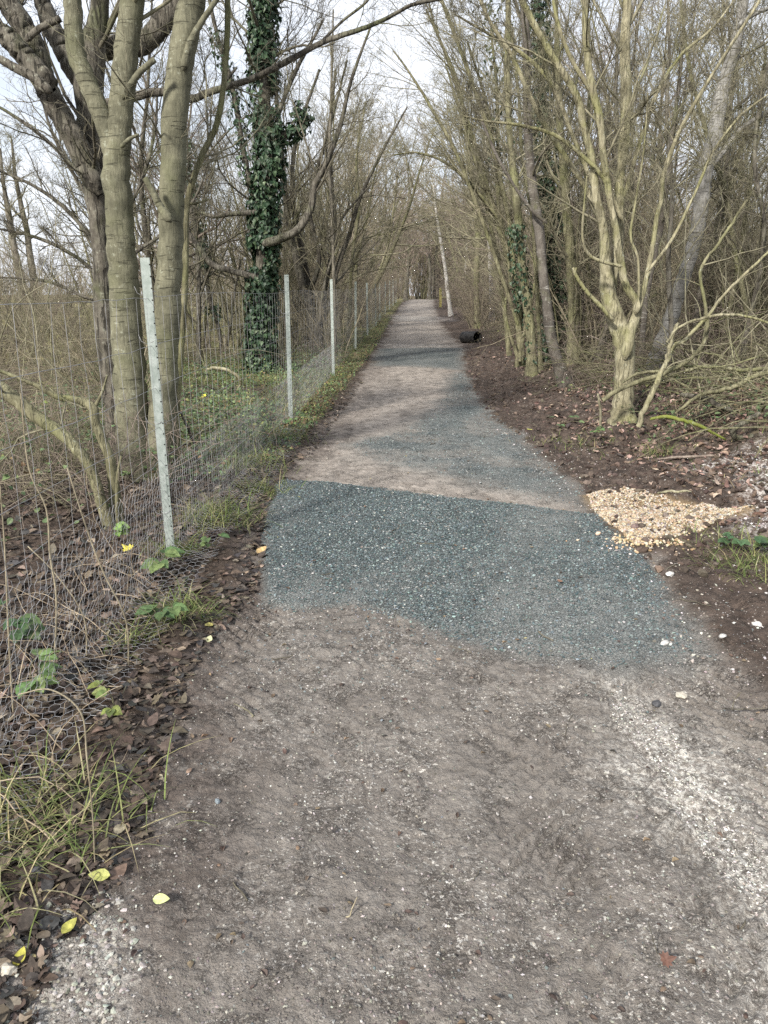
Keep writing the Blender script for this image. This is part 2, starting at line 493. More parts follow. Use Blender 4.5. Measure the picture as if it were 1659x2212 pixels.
BARK_TWIG = bark('twig_bark', (.118, .108, .072), (.300, .278, .195), moss=(.185, .188, .098), mossy=.40, lichen=.0)
BARK_TWIGD = bark('dark_twig_bark', (.066, .058, .044), (.175, .160, .118), moss=(.105, .112, .052), mossy=.4, lichen=.0)
BARK_TWIGL = bark('straw_twig_bark', (.190, .162, .110), (.370, .325, .235), moss=(.24, .22, .10), mossy=.25, lichen=.0)
BARK_TWIGR = bark('reddish_twig_bark', (.140, .108, .088), (.280, .235, .195), mossy=.1, lichen=.0)
LEAFY = tinted('leaf_surface', .6, .3, .22)
LITTER = tinted('dead_leaf_surface', .7, .35, .06)
IVY = tinted('ivy_leaf_surface', .48, .35, .08)
STRAW = tinted('straw_surface', .75, .2, .15)
STONE = tinted('stone_surface', .85, .25, 0, 90, .3)
STEEL = None


def steel_mat():
    m, nt, b = new_mat('galvanised_steel'); k = NB(nt)
    o = k.coord()
    nz = k.noise(o, 30, 4, .65)
    c = k.mix(k.ramp(nz, .3, .7), (.215, .25, .23), (.325, .36, .34))
    c = k.mix(k.ramp(k.noise(k.scale(o, (40, 40, 3)), 1, 3), .55, .7, 0, .5), c, (.22, .26, .23))
    # row of punched holes down the edge of the flange
    sep = k.n('ShaderNodeSeparateXYZ'); k.put(sep.inputs[0], o)
    fz = k.math('SUBTRACT', k.math('FRACT', k.math('MULTIPLY', sep.outputs[2], 16.0)), .5)
    dz = k.math('DIVIDE', fz, 16.0)
    dx = k.math('SUBTRACT', sep.outputs[0], .018)
    d = k.math('SQRT', k.math('ADD', k.math('MULTIPLY', dz, dz), k.math('MULTIPLY', dx, dx)))
    c = k.mix(k.ramp(d, .0040, .0052, 1, 0), c, (.02, .02, .02))
    k.put(b.inputs['Base Color'], c); b.inputs['Roughness'].default_value = .5; b.inputs['Metallic'].default_value = .25
    k.put(b.inputs['Normal'], k.bump(nz, .2, .002))
    return m


STEEL = steel_mat()
WIRE = plain('fence_wire', (.26, .26, .26), (.40, .40, .41), 8, .5, metal=.4)

# ------------------------------------------------------------------ ground: one graded grid, divided between floor, track and stone patches
def spaced(a, b, f):
    out = [a]
    while out[-1] < b: out.append(out[-1] + f(out[-1]))
    return np.array(out)


ys = np.concatenate([-spaced(0, 40, lambda t: .03 + t * .12)[::-1][:-1], spaced(0, 230, lambda y: max(.0065, .0031 * y) if y > 1.2 else .03)])
xpos = spaced(0, 150, lambda x: .0085 if x < 2.1 else .0085 + (x - 2.1) * .05)
xneg = spaced(0, 150, lambda x: .0085 if x < 1.3 else .0085 + (x - 1.3) * .05)
xs = np.concatenate([-xneg[::-1][:-1], xpos])
X, Y = np.meshgrid(xs, ys)
nx, ny = len(xs), len(ys)
Xf, Yf = X.ravel(), Y.ravel()
reg = regions(Xf, Yf)
path, teal, gold, chalk, on = reg
Z = H(Xf, Yf, reg)
V = np.stack([Xf, Yf, Z], 1)
ii = (np.arange(ny - 1)[:, None] * nx + np.arange(nx - 1)[None]).ravel()
Q = np.stack([ii, ii + 1, ii + nx + 1, ii + nx], 1)
left_side = sstep(.0, .5, xl(Yf) - Xf)
green = np.clip(left_side * (sstep(6.5, 9, Yf) * .9 + sstep(12, 20, Yf)) + .35 * sstep(1.0, 3, Xf - xr(Yf)), 0, 1)
green = np.maximum(green, sstep(7, 12, -Xf) * sstep(5, 12, Yf))
pink = np.maximum(sstep(5.6, 7.2, Yf + .9 * fbm(Xf, Yf, .8, 2, 71)), sstep(.0, .12, .0 * Xf)) * (1 - .3 * sstep(12, 25, Yf))
ridge = sstep(.3, .1, np.abs(poly_sd(Xf, Yf, [flat(*p) for p in [(640, 1000), (690, 980), (860, 1010), (1050, 1055), (1260, 1088), (1100, 1075), (900, 1050), (680, 1035)]])))
pink = np.maximum(pink, ridge * .9)
soil = sstep(-.1, .2, Xf - xr(Yf)) * sstep(4.0, 2.4, Xf - xr(Yf) + .7 * fbm(Xf, Yf, 1, 2, 77))
wv = .22 * fbm(Xf, Yf, 1.4, 3, 93)
damp = np.maximum(sstep(.62, .10, Xf - xl(Yf) + wv) * (1 - .5 * sstep(6, 12, Yf)), .8 * sstep(-.35, .15, Xf - np.where(Yf < 3.6, 1.85 - .12 * (Yf - 2), 90) + wv) * sstep(3.9, 3.2, Yf)) * (1 - chalk)
damp = np.maximum(damp, .45 * sstep(.5, .1, xr(Yf) - Xf + wv) * sstep(4, 6, Yf))
attrs = dict(damp=damp, dust=dustf(Xf, Yf), path=path, teal=teal, gold=gold, chalk=chalk, green=green, pink=pink, soil=soil)
fp, ft, fg = (a[Q].mean(1) for a in (path, teal, gold))
cen = V[Q].mean(1)


def ground_piece(name, mask):
    q = Q[mask]; used, inv = np.unique(q, return_inverse=True)
    o = mesh_from(name, V[used], inv.reshape(-1, 4), M_GROUND, attrs={k: a[used] for k, a in attrs.items()})
    o['kind'] = 'structure'; return o


stone_m = (ft > .5) & (fp > .5); gold_m = (fg > .5) & ~stone_m; track_m = (fp > .5) & ~stone_m & ~gold_m
ground_piece('stone_patch', stone_m)
ground_piece('gravel_bed', gold_m)
ground_piece('track', track_m)
ground_piece('woodland_floor', ~(stone_m | gold_m | track_m))
print('ground verts', len(V))

# ------------------------------------------------------------------ leaf and stone scatters
def outline_leaf(pts, fold=.25, curl=.3, mid=None):
    """leaf lying in XY, stem at origin, tip at +Y, unit length: fan about two midrib points"""
    pts = np.array(pts, float)
    V = np.vstack([[[0, .38]], pts]); z = np.abs(V[:, 0]) * fold + (V[:, 1] - .4) ** 2 * curl
    V3 = np.column_stack([V, z])
    n = len(pts)
    F = np.array([[0, 1 + i, 1 + (i + 1) % n] for i in range(n)])
    return V3, F


def sym(half): return half + [(-x, y) for x, y in half[::-1] if x > 1e-6]


MAPLE = sym([(0, 0), (.10, .12), (.34, .04), (.30, .22), (.50, .34), (.33, .42), (.40, .62), (.18, .60), (.12, .80), (0, 1)])
OVATE = sym([(0, 0), (.16, .10), (.29, .30), (.28, .50), (.20, .72), (.09, .9), (0, 1)])
SERR = sym([(0, 0), (.2, .06), (.27, .15), (.34, .2), (.33, .3), (.39, .4), (.34, .48), (.33, .6), (.25, .66), (.22, .77), (.13, .83), (.08, .92), (0, 1)])
IVYL = sym([(0, .05), (.22, 0), (.42, .22), (.27, .38), (.24, .55), (.10, .78), (0, 1)])
T_MAPLE = [outline_leaf(MAPLE, .3, .9), outline_leaf(MAPLE, -.45, -.9), outline_leaf(MAPLE, .8, .2)]
T_OVATE = [outline_leaf(OVATE, .5, .5), outline_leaf(OVATE, -.4, -.7), outline_leaf(OVATE, .9, -.3)]
T_SERR = [outline_leaf(SERR, .25, -.25)]
T_IVY = [outline_leaf(IVYL, .2, -.3)]


def rotmats(g, N, nrm, tilt):
    n = unit(nrm + tilt * g.normal(size=(N, 3)))
    t = unit(np.cross(n, g.normal(size=(N, 3)))); b = np.cross(n, t)
    return np.stack([t, b, n], 2)


class Scatter:
    def __init__(s): s.V = []; s.F = []; s.C = []; s.n = 0

    def add(s, tmpl, pos, rot, scale, col):
        V, F = tmpl; N = len(pos)
        if N == 0: return
        sc = np.asarray(scale, float); sc = sc[:, None, None] if sc.ndim == 1 else sc[:, None, :]
        W = np.einsum('nij,nkj->nki', rot, V[None] * sc) + pos[:, None, :]
        s.V.append(W.reshape(-1, 3)); s.F.append((F[None] + (np.arange(N) * len(V))[:, None, None]).reshape(-1, F.shape[1]) + s.n)
        s.C.append(np.repeat(col, len(V), 0)); s.n += N * len(V)

    def build(s, name, mat, parent=None, base=None, smooth=False):
        by = {}
        for f in s.F: by.setdefault(f.shape[1], []).append(f)
        return mesh_from(name, np.concatenate(s.V), [np.concatenate(v) for v in by.values()], mat, parent, base, smooth, np.concatenate(s.C))


def palette(g, N, cols, w, var=.25):
    c = np.array(cols)[g.choice(len(cols), N, p=np.array(w) / sum(w))]
    return np.clip(c * g.uniform(1 - var, 1 + var, (N, 1)) * g.uniform(.93, 1.07, (N, 3)), 0, 1)


LEFTCOL = [(.046, .036, .029), (.076, .056, .042), (.122, .092, .069), (.045, .042, .040), (.175, .137, .104), (.24, .195, .15)]
LEFTW = [4, 4, 2.6, 1.6, 1.2, .5]
RIGHTCOL = [(.085, .058, .046), (.16, .108, .084), (.27, .19, .152), (.38, .29, .24), (.06, .05, .045)]
RIGHTW = [2.5, 3, 2.5, 1.0, 1.5]


def scatter_points(g, N, y0, y1, fx, pw=1.0, keep=None):
    """random points with density falling with distance; fx(y, t) gives x"""
    y = y0 * (y1 / y0) ** (g.random(N) ** pw)
    x = fx(y, g.random(N))
    if keep is not None:
        k = keep(x, y); x, y = x[k], y[k]
    return x, y


def put_leaves(sc, g, x, y, size, cols, w, tm, tilt=.45, lift=.012):
    N = len(x); z = H(x, y) + g.random(N) * lift + .004
    pos = np.stack([x, y, z], 1); rot = rotmats(g, N, np.array([[0, 0, 1.]]), tilt)
    s = g.uniform(size[0], size[1], N); col = palette(g, N, cols, w)
    which = g.integers(0, len(tm), N)
    for k, t in enumerate(tm):
        q = which == k
        sc.add(t, pos[q], rot[q], s[q], col[q])


g = np.random.default_rng(21)
FENCE_PX = [(0, 1640), (370, 1210), (628, 915), (720, 810), (768, 757), (794, 726), (812, 706)]
FEN = np.array([flat(*p) for p in FENCE_PX])
FEN = np.vstack([[-1.50, -3.0], FEN, [-.2, 38.5], [.5, 52], [1.3, 67], [3.4, 90]])
def xf(y): return np.interp(y, FEN[:, 1], FEN[:, 0])


T_FLAT = [outline_leaf(MAPLE, .12, .3), outline_leaf(OVATE, .15, .25), outline_leaf(MAPLE, -.2, -.5), outline_leaf(OVATE, -.35, .6), outline_leaf(SERR, .3, -.4)]
litter = Scatter()
# verge between track and fence, and the floor behind the fence
x, y = scatter_points(g, 8000, 1.3, 14, lambda y, t: xl(y) + .10 - t ** 1.3 * (xl(y) - xf(y) + .5), 1.25)
k = g.random(len(x)) < .55 + .45 * sstep(-.2, .3, fbm(x, y, 3, 2, 66)); x, y = x[k], y[k]
put_leaves(litter, g, x, y, (.018, .070), LEFTCOL, LEFTW, T_FLAT, .22, .008)
x, y = scatter_points(g, 12000, 2.2, 13, lambda y, t: xf(y) + .2 - t * (1.8 + y * .42), .85)
put_leaves(litter, g, x, y, (.025, .085), LEFTCOL, LEFTW, T_FLAT, .3)
tag(litter.build('leaf_litter', LITTER), 'dark brown fallen leaves carpeting the verge and floor around the wire fence', 'leaf litter', kind='stuff')
litter = Scatter()
x, y = scatter_points(g, 21000, 3.4, 24, lambda y, t: xr(y) + .55 + t ** .9 * (1.5 + y * .42), 1.0,
                      lambda x, y: (poly_sd(x, y, GOLD) < -.05) & (g.random(len(x)) < sstep(.1, 1.6, x - xr(y) + .8 * fbm(x, y, .9, 2, 5)) * (1 - .6 * sstep(5.6, 4.6, y))))
put_leaves(litter, g, x, y, (.035, .085), RIGHTCOL, RIGHTW, T_OVATE + T_MAPLE[:1], .5)
tag(litter.build('leaf_litter', LITTER), 'pinkish tan fallen leaves covering the bank under the thicket trees', 'leaf litter', kind='stuff')

# ---- stones
def rock(seed, sub=1):
    gg = np.random.default_rng(seed)
    import bmesh
    bm = bmesh.new(); bmesh.ops.create_icosphere(bm, subdivisions=sub, radius=.5)
    V = np.array([v.co[:] for v in bm.verts]); F = np.array([[v.index for v in f.verts] for f in bm.faces]); bm.free()
    for _ in range(4):
        n = unit(gg.normal(size=3)); d = gg.uniform(.24, .40); s_ = V @ n
        V = V - np.clip(s_ - d, 0, None)[:, None] * n
    V *= 1 + .08 * gg.normal(size=(len(V), 1))
    return V, F


OCTA = (np.array([[.5, 0, 0], [-.5, .05, 0], [0, .5, .05], [.05, -.5, 0], [0, 0, .4], [0, 0, -.4]]),
        np.array([[0, 2, 4], [2, 1, 4], [1, 3, 4], [3, 0, 4], [2, 0, 5], [1, 2, 5], [3, 1, 5], [0, 3, 5]]))
ROCKS = [rock(s, 2) for s in range(4)]; ROCK1 = [rock(s, 1) for s in range(10, 14)]


def put_stones(sc, g, x, y, size, cols, w, tm, sink=.2, flat_=.6, pw=2.0):
    N = len(x); s = size[0] + (size[1] - size[0]) * g.random(N) ** pw
    pos = np.stack([x, y, H(x, y) + s * (.5 - sink) * flat_], 1)
    rot = rotmats(g, N, np.array([[0, 0, 1.]]), .3)
    scl = s[:, None] * np.stack([g.uniform(.8, 1.3, N), g.uniform(.7, 1, N), g.uniform(flat_ * .7, flat_ * 1.2, N)], 1)
    col = palette(g, N, cols, w, .2); which = g.integers(0, len(tm), N)
    for k, t in enumerate(tm):
        q = which == k
        sc.add(t, pos[q], rot[q], scl[q], col[q])


def in_poly(g, N, poly, keep=None):
    a = np.array(poly); lo, hi = a.min(0), a.max(0)
    x = g.uniform(lo[0], hi[0], N); y = g.uniform(lo[1], hi[1], N)
    k = poly_sd(x, y, poly) + .06 * fbm(x, y, 3, 2, 3) > .0
    return x[k], y[k]


chips = Scatter()
x, y = in_poly(g, 52000, PATCH_NEAR)
k = g.random(len(x)) > .72 * dustf(x, y); x, y = x[k], y[k]
put_stones(chips, g, x, y, (.005, .020), [(.060, .085, .090), (.115, .148, .152), (.20, .24, .238), (.40, .41, .39), (.15, .135, .12)], [4, 4, 1.6, .2, .4], [OCTA] + ROCK1[:2], .25, .55)
x, y = in_poly(g, 9000, PATCH_MID)
put_stones(chips, g, x, y, (.008, .026), [(.080, .100, .105), (.14, .168, .17), (.23, .26, .255), (.40, .41, .39)], [3, 4, 2, .2], [OCTA], .3, .55)
# chips dragged out over the mud just before the patch
x = g.normal(.35, .62, 1700); y = g.normal(3.5, .30, 1700)
put_stones(chips, g, x, y, (.005, .018), [(.10, .12, .12), (.18, .20, .20), (.3, .3, .29)], [3, 3, 1], [OCTA], .3, .6)
tag(chips.build('stone_chips', STONE), 'grey green crushed stone chips spread across the patched stretch of track', 'stone chips', kind='stuff')

gold_s = Scatter()
x, y = in_poly(g, 26000, GOLD)
put_stones(gold_s, g, x, y, (.011, .028), [(.33, .25, .165), (.41, .335, .24), (.47, .42, .345), (.235, .175, .12), (.34, .325, .30), (.17, .15, .14)], [4, 4, 3, 2.4, 1.4, 1], ROCK1, .1, .7, 1.5)
x, y = flat(1400, 1172)[0] + g.normal(0, .16, 260), flat(1400, 1172)[1] + g.normal(0, .08, 260)
put_stones(gold_s, g, x, y, (.015, .04), [(.44, .33, .2), (.50, .43, .32), (.27, .19, .11)], [3, 2, 1], ROCK1, .2, .7)
tag(gold_s.build('golden_gravel', STONE, smooth=True), 'golden rounded pebbles heaped in a patch beside the track', 'gravel', kind='stuff')

crumb = Scatter()
x, y = scatter_points(g, 6500, 1.25, 9, lambda y, t: xl(y) + .05 + t * (xr(y) - xl(y)), 1.3)
k = g.random(len(x)) < .25 + .75 * sstep(-.05, .3, fbm(x, y, 1.4, 3, 61)); x, y = x[k], y[k]
k = regions(x, y)[1] < .4; x, y = x[k], y[k]
put_stones(crumb, g, x, y, (.004, .014), [(.46, .44, .40), (.37, .345, .31), (.27, .24, .21), (.15, .17, .17)], [2, 3, 2, .6], [OCTA], .38, .6, 2.5)
x, y = in_poly(g, 3800, CHALK); k = fbm(x, y, 2.2, 3, 57) > -.1; x, y = x[k], y[k]
put_stones(crumb, g, x, y, (.004, .013), [(.58, .56, .52), (.45, .43, .39), (.32, .30, .27)], [3, 3, 2], [OCTA], .45, .5, 2.2)
x, y = in_poly(g, 1200, CHALK2); put_stones(crumb, g, x, y, (.004, .022), [(.36, .355, .32), (.30, .29, .26), (.21, .195, .175)], [3, 3, 2], [OCTA] + ROCK1, .46, .5, 2.8)
x, y = in_poly(g, 1500, CHALKR); put_stones(crumb, g, x, y, (.006, .034), [(.50, .48, .46), (.38, .35, .33)], [3, 2], [OCTA] + ROCK1, .25, .65, 2)
x, y = scatter_points(g, 3400, 2.4, 9, lambda y, t: xr(y) - .25 + t * 1.5, 1)
put_stones(crumb, g, x, y, (.004, .024), [(.50, .48, .46), (.34, .31, .285), (.16, .13, .11)], [1.3, 1.5, 3], [OCTA] + ROCK1, .25, .65, 2.6)
tag(crumb.build('chalk_crumbs', STONE), 'small white chalk crumbs strewn over the mud and the dug edge', 'chalk crumbs', kind='stuff')

grit = Scatter()
x, y = scatter_points(g, 64000, 1.2, 8.5, lambda y, t: xl(y) - .05 + t * (np.where(y < 3.4, 2.9, xr(y) + .1) - xl(y)), 1.25)
k = regions(x, y)[1] < .5; x, y = x[k], y[k]
k = g.random(len(x)) < .30 + .70 * sstep(-.2, .25, fbm(x, y, 2.4, 3, 62)); x, y = x[k], y[k]
put_stones(grit, g, x, y, (.0025, .012), [(.13, .115, .103), (.185, .170, .153), (.245, .228, .207), (.36, .34, .31), (.48, .46, .42), (.085, .075, .067), (.12, .135, .135)], [5, 5, 3, 1.4, .4, 3, .5], [OCTA], .34, .62, 2.2)
tag(grit.build('mud_grit', STONE), 'fine grit and mud crumbs pressed into the near track', 'grit', kind='stuff')
bits = Scatter()
x, y = scatter_points(g, 520, 1.3, 9, lambda y, t: xl(y) + t ** 1.6 * (np.where(y < 3.4, 2.6, xr(y)) - xl(y)), 1.1)
put_leaves(bits, g, x, y, (.010, .030), [(.07, .05, .04), (.12, .085, .06), (.2, .15, .10), (.05, .045, .04), (.33, .30, .14)], [4, 3, 2, 2, .3], T_OVATE, .2, .002)
tag(bits.build('leaf_scraps', LITTER), 'torn scraps of trodden leaves scattered over the track', 'leaf scraps', kind='stuff')

clods = Scatter()
x, y = scatter_points(g, 4200, 4.2, 26, lambda y, t: xr(y) + .0 + t * 2.6, 1)
put_stones(clods, g, x, y, (.02, .09), [(.055, .040, .033), (.09, .068, .055), (.135, .105, .085)], [3, 3, 1], ROCK1, .3, .7, 2.4)
tag(clods.build('soil_clods', STONE), 'dark crumbly clods of dug earth along the track edge', 'soil', kind='stuff')

for (u, v, s, lab) in [(1446, 1248, .085, 'white chalk lump at the edge of the grey stone patch'),
                       (1436, 1392, .07, 'white chalk lump at the lower corner of the grey stone patch'),
                       (1560, 1385, .06, 'white chalk lump on bare soil right of the grey stone patch'),
                       (1470, 1505, .075, 'tan angular stone half buried in mud below the stone patch'),
                       (1420, 1522, .07, 'dark muddy stone beside a tan stone below the patch'),
                       (20, 2098, .075, 'pale rounded stone lying in leaves at the bottom corner'),
                       (90, 2062, .035, 'small tan stone among dark leaves at the bottom corner'),
                       (86, 1890, .06, 'smooth dark grey cobble among the leaves by the grass'),
                       (1635, 1350, .07, 'large white chalk lump at the frame edge beside the soil'),
                       (470, 1728, .035, 'blue grey stone chip lying alone on the mud')]:
    q = G(u, v); sc = Scatter(); s = s * .58
    col = (.44, .43, .41) if 'white' in lab else (.07, .07, .075) if 'dark' in lab else (.19, .22, .24) if 'blue' in lab else (.40, .37, .31)
    N = 1
    V_, F_ = rock(int(u), 2)
    rot = rotmats(g, 1, np.array([[0, 0, 1.]]), .3)
    sc.add((V_, F_), np.array([[q[0], q[1], q[2] + s * .18]]), rot, np.array([[s * 1.3, s, s * .75]]), np.array([col]))
    b0 = q.copy()
    o = sc.build('stone', STONE, base=b0); o.location = [float(c) for c in b0]
    tag(o, lab, 'stone')

# ------------------------------------------------------------------ trees drawn stem by stem
def stem(pts, Yd, per=5, jitter=0.0):
    """survey list (u, v, width[, dy]) at depth Yd -> smooth 3D line with radii"""
    p3 = [P(p[0], p[1], Yd + (p[3] if len(p) > 3 else 0)) for p in pts]
    r = [wpx(p[2], Yd) for p in pts]
    l = smooth_line(p3, per)
    rr = np.interp(np.linspace(0, 1, len(l)), np.linspace(0, 1, len(r)), r)
    return l, rr


def root_flare(l, r, ground_z, k=1.5, h=.35):
    zz = l[:, 2] - ground_z
    return l, r * (1 + (k - 1) * np.exp(-np.clip(zz, 0, None) / h * 2.2))


TREES = []


def hero(name, label, base, stems, mat, twig_mat, seed, sides=16, rough=.05, limbs=None, levels=None, ivy=None, cat='tree', flare=1.45, group=None):
    """stems: list of (line, radii); levels: list of spawn kwargs, each fed by the level above"""
    gg = np.random.default_rng(seed)
    t = thing(name, label, cat, base, group)
    tb = Tubes()
    L0 = []
    for i, (l, r) in enumerate(stems):
        if i == 0 or l[0, 2] < base[2] + .35:
            l, r = root_flare(l.copy(), r, base[2], flare)
            l = np.vstack([l[0] - [0, 0, .18], l]); r = np.concatenate([[r[0] * 1.1], r])
        else:
            d0 = unit(l[1] - l[0])
            l = np.vstack([l[0] - d0 * r[0] * 1.3, l[0] - d0 * r[0] * .8, l]); r = np.concatenate([[r[0] * .25], [r[0] * .75], r])
        big = r.max() > .02
        n = min(90, max(14, int(len(l) * 2.2)))
        lp, rp = resample(l, r, n)
        if n > 10 and big:
            lp[1:-1] += gg.normal(size=(n - 2, 3)) * (rp[1:-1, None] * .05)
        tb.add(lp, rp, sides if big else 7, rough, seed + i)
        if np.linalg.norm(np.diff(l, axis=0), axis=1).sum() > 1.3: L0.append(resample(l, r, 16))
    tb.build('trunk', mat, t, base)
    cr = Tubes()
    cur = (np.stack([a for a, b in L0]), np.stack([b for a, b in L0]))
    for j, kw in enumerate(levels or []):
        kw = dict(kw); K = kw.pop('K'); keepz = kw.pop('keepz', None)
        src = cur
        p_, r_ = spawn(gg, src[0], src[1], K, **kw)
        if keepz is not None:
            q = p_[:, 0, 2] > base[2] + keepz; p_, r_ = p_[q], r_[q]
        cr.add(p_, r_, 5 if j == 0 else 3)
        cur = (p_, r_)
    if levels: cr.build('crown', twig_mat, t, base)
    if ivy:
        iv = Scatter()
        for (l, r, N, z0, z1, thick, size) in ivy:
            l, r = resample(l, r, 60)
            f = gg.random(N) * 58.99; i = f.astype(int); w = (f - i)[:, None]
            p = l[i] * (1 - w) + l[i + 1] * w; rad = r[i]
            T = unit(l[i + 1] - l[i]); nr = unit(np.cross(T, gg.normal(size=(N, 3))))
            pos = p + nr * (rad + thick * gg.random(N) ** .8)[:, None]
            k = (pos[:, 2] > z0) & (pos[:, 2] < z1)
            # clumps: drop where noise is low
            k &= vnoise(pos[:, 2] * 2.3, pos[:, 0] * 7 + pos[:, 1] * 5, seed) > .22
            pos, nr = pos[k], nr[k]; n = len(pos)
            rot = rotmats(gg, n, nr + np.array([0, 0, .25]), .45)
            # leaves hang tip down
            y = unit(np.array([[0, 0, -1.]]) + .5 * gg.normal(size=(n, 3))); zax = rot[:, :, 2]
            xax = unit(np.cross(y, zax)); y2 = np.cross(zax, xax)
            rot = np.stack([xax, y2, zax], 2)
            iv.add(T_IVY[0], pos, rot, gg.uniform(size * .6, size * 1.25, n), palette(gg, n, [(.020, .042, .022), (.035, .068, .034), (.060, .095, .048), (.105, .140, .085)], [4, 4, 2.4, 1]))
        iv.build('ivy', IVY, t, base)
    TREES.append(t)
    return t


LV_BIG = [dict(K=11, tr=(.35, 1), ang=(25, 60), ratio=.30, n=8, wig=.12, up=.06, rr=.35, rmax=.03, tip=.3, lmax=3),
          dict(K=9, tr=(.15, 1), ang=(30, 60), ratio=.48, n=7, wig=.18, up=.05, rr=.62, lmax=1.6, rmin=.0024, tip=.45),
          dict(K=5, tr=(.15, 1), ang=(30, 65), ratio=.55, n=5, wig=.2, up=.03, rr=.65, lmax=.8, lmin=.15, rmin=.0020)]

# -- the multi-stemmed smooth tree by the first post
YA = 6.6
bA = G(320, 1032)
A = stem([(306, 1035, 92), (292, 960, 76), (279, 800, 68), (270, 640, 62), (259, 480, 57), (252, 380, 56), (258, 300, 48), (265, 190, 46), (276, 90, 46), (288, 0, 45), (305, -150, 40), (330, -400, 30), (350, -700, 12)], YA)
A2 = stem([(256, 385, 40), (238, 300, 40), (205, 215, 38), (176, 150, 36), (163, 100, 36), (156, 0, 34), (150, -150, 28), (130, -400, 18), (120, -600, 8)], YA)
B = stem([(348, 1028, 80), (350, 940, 64), (355, 800, 56), (360, 691, 55), (366, 560, 52), (370, 450, 50), (378, 275, 50), (386, 165, 50), (400, 75, 52), (415, 0, 50), (432, -130, 44), (455, -380, 32), (470, -700, 12)], YA, 5)
B2 = stem([(398, 140, 16), (412, 90, 14), (440, 40, 11), (462, 8, 10), (500, -60, 8), (560, -180, 5)], YA - .1)
S1 = stem([(270, 205, 15), (290, 172, 13), (308, 150, 12), (335, 128, 11)], YA - .25)
S2 = stem([(362, 468, 20), (346, 446, 15), (330, 415, 13), (313, 384, 12)], YA - .25)
S3 = stem([(264, 315, 9), (280, 300, 8), (300, 290, 5)], YA - .2)
hero('sycamore_tree', 'smooth olive barked tree with two thick stems behind the tall near fence post', bA, [A, B, A2, B2, S1, S2, S3], BARK_SYC, BARK_TWIG, 101, 26, .02,
     levels=[dict(K=7, tr=(.62, 1), ang=(25, 60), ratio=.25, n=8, wig=.12, up=.06, rr=.3, rmax=.03, tip=.3, lmax=3)] + LV_BIG[1:], flare=1.12)

# -- darker furrowed tree just behind it
YC = 7.6
bC = G(258, 985)
C0 = stem([(258, 975, 52), (246, 850, 44), (234, 760, 42), (226, 691, 42), (218, 500, 42), (210, 420, 46), (202, 345, 54), (196, 250, 50), (195, 140, 60), (205, 80, 46), (214, 20, 36), (225, -100, 32), (240, -350, 22), (250, -650, 8)], YC)
C1 = stem([(204, 390, 44), (178, 335, 46), (148, 280, 46), (118, 225, 45), (96, 180, 44), (78, 110, 42), (52, 60, 42), (18, 10, 40), (-40, -80, 34), (-140, -260, 20)], YC - .2)
C2 = stem([(190, 190, 44), (160, 150, 42), (130, 90, 40), (112, 60, 36), (92, 0, 30), (75, -100, 24), (50, -300, 10)], YC + .2)
C3 = stem([(95, 170, 40), (60, 130, 40), (25, 88, 40), (-20, 55, 38), (-100, 0, 30)], YC - .4)
C4 = stem([(205, 110, 46), (250, 98, 42), (305, 95, 40), (348, 55, 40), (385, 0, 36), (420, -80, 28), (450, -250, 14)], YC + .3)
C5 = stem([(100, 190, 20), (75, 168, 18), (40, 150, 17), (0, 128, 15), (-50, 100, 12)], YC - .5)
C6 = stem([(210, 230, 20), (285, 210, 17), (322, 200, 17), (360, 200, 16), (410, 214, 15), (450, 200, 14), (500, 184, 13), (550, 168, 12), (625, 130, 11), (700, 90, 10), (775, 65, 9), (830, 42, 8), (890, 10, 7), (960, -5, 6), (1060, -40, 4)], YC - .1)
C7 = stem([(475, 192, 7), (500, 160, 6), (512, 145, 5)], YC - .1)
C8 = stem([(690, 94, 6), (740, 45, 5), (790, 5, 5), (820, -40, 4)], YC - .1)
C9 = stem([(62, 82, 13), (85, 62, 13), (130, 40, 13)], YC - .5)
hero('dark_furrowed_tree', 'dark furrowed tree with heavy forked limbs behind the smooth stems', bC, [C0, C1, C2, C3, C4, C5, C6, C7, C8, C9], BARK_DARK, BARK_TWIGD, 102, 20, .05,
     levels=[dict(K=12, tr=(.3, 1), ang=(25, 65), ratio=.30, n=8, wig=.14, up=.05, rr=.3, rmax=.022, tip=.3, lmax=2.8, keepz=2.2)] + LV_BIG[1:])

# -- thin stem beside it
YD = 6.9
bD = G(383, 965)
D0 = stem([(383, 965, 18), (381, 900, 15), (390, 780, 13), (396, 691, 12), (401, 560, 13), (401, 470, 14), (408, 420, 13), (435, 340, 13), (462, 285, 12), (476, 235, 12), (486, 150, 11), (491, 60, 11), (492, -50, 10), (500, -300, 7), (505, -500, 3)], YD)
D1 = stem([(400, 470, 8), (401, 440, 7), (420, 440, 5), (450, 430, 4)], YD)
hero('thin_tree', 'thin mossy stem rising close beside the smooth stems by the first post', bD, [D0, D1], BARK_OLIVE, BARK_TWIG, 103, 12, .05, levels=[dict(LV_BIG[0], K=10, rr=.45)] + LV_BIG[1:])

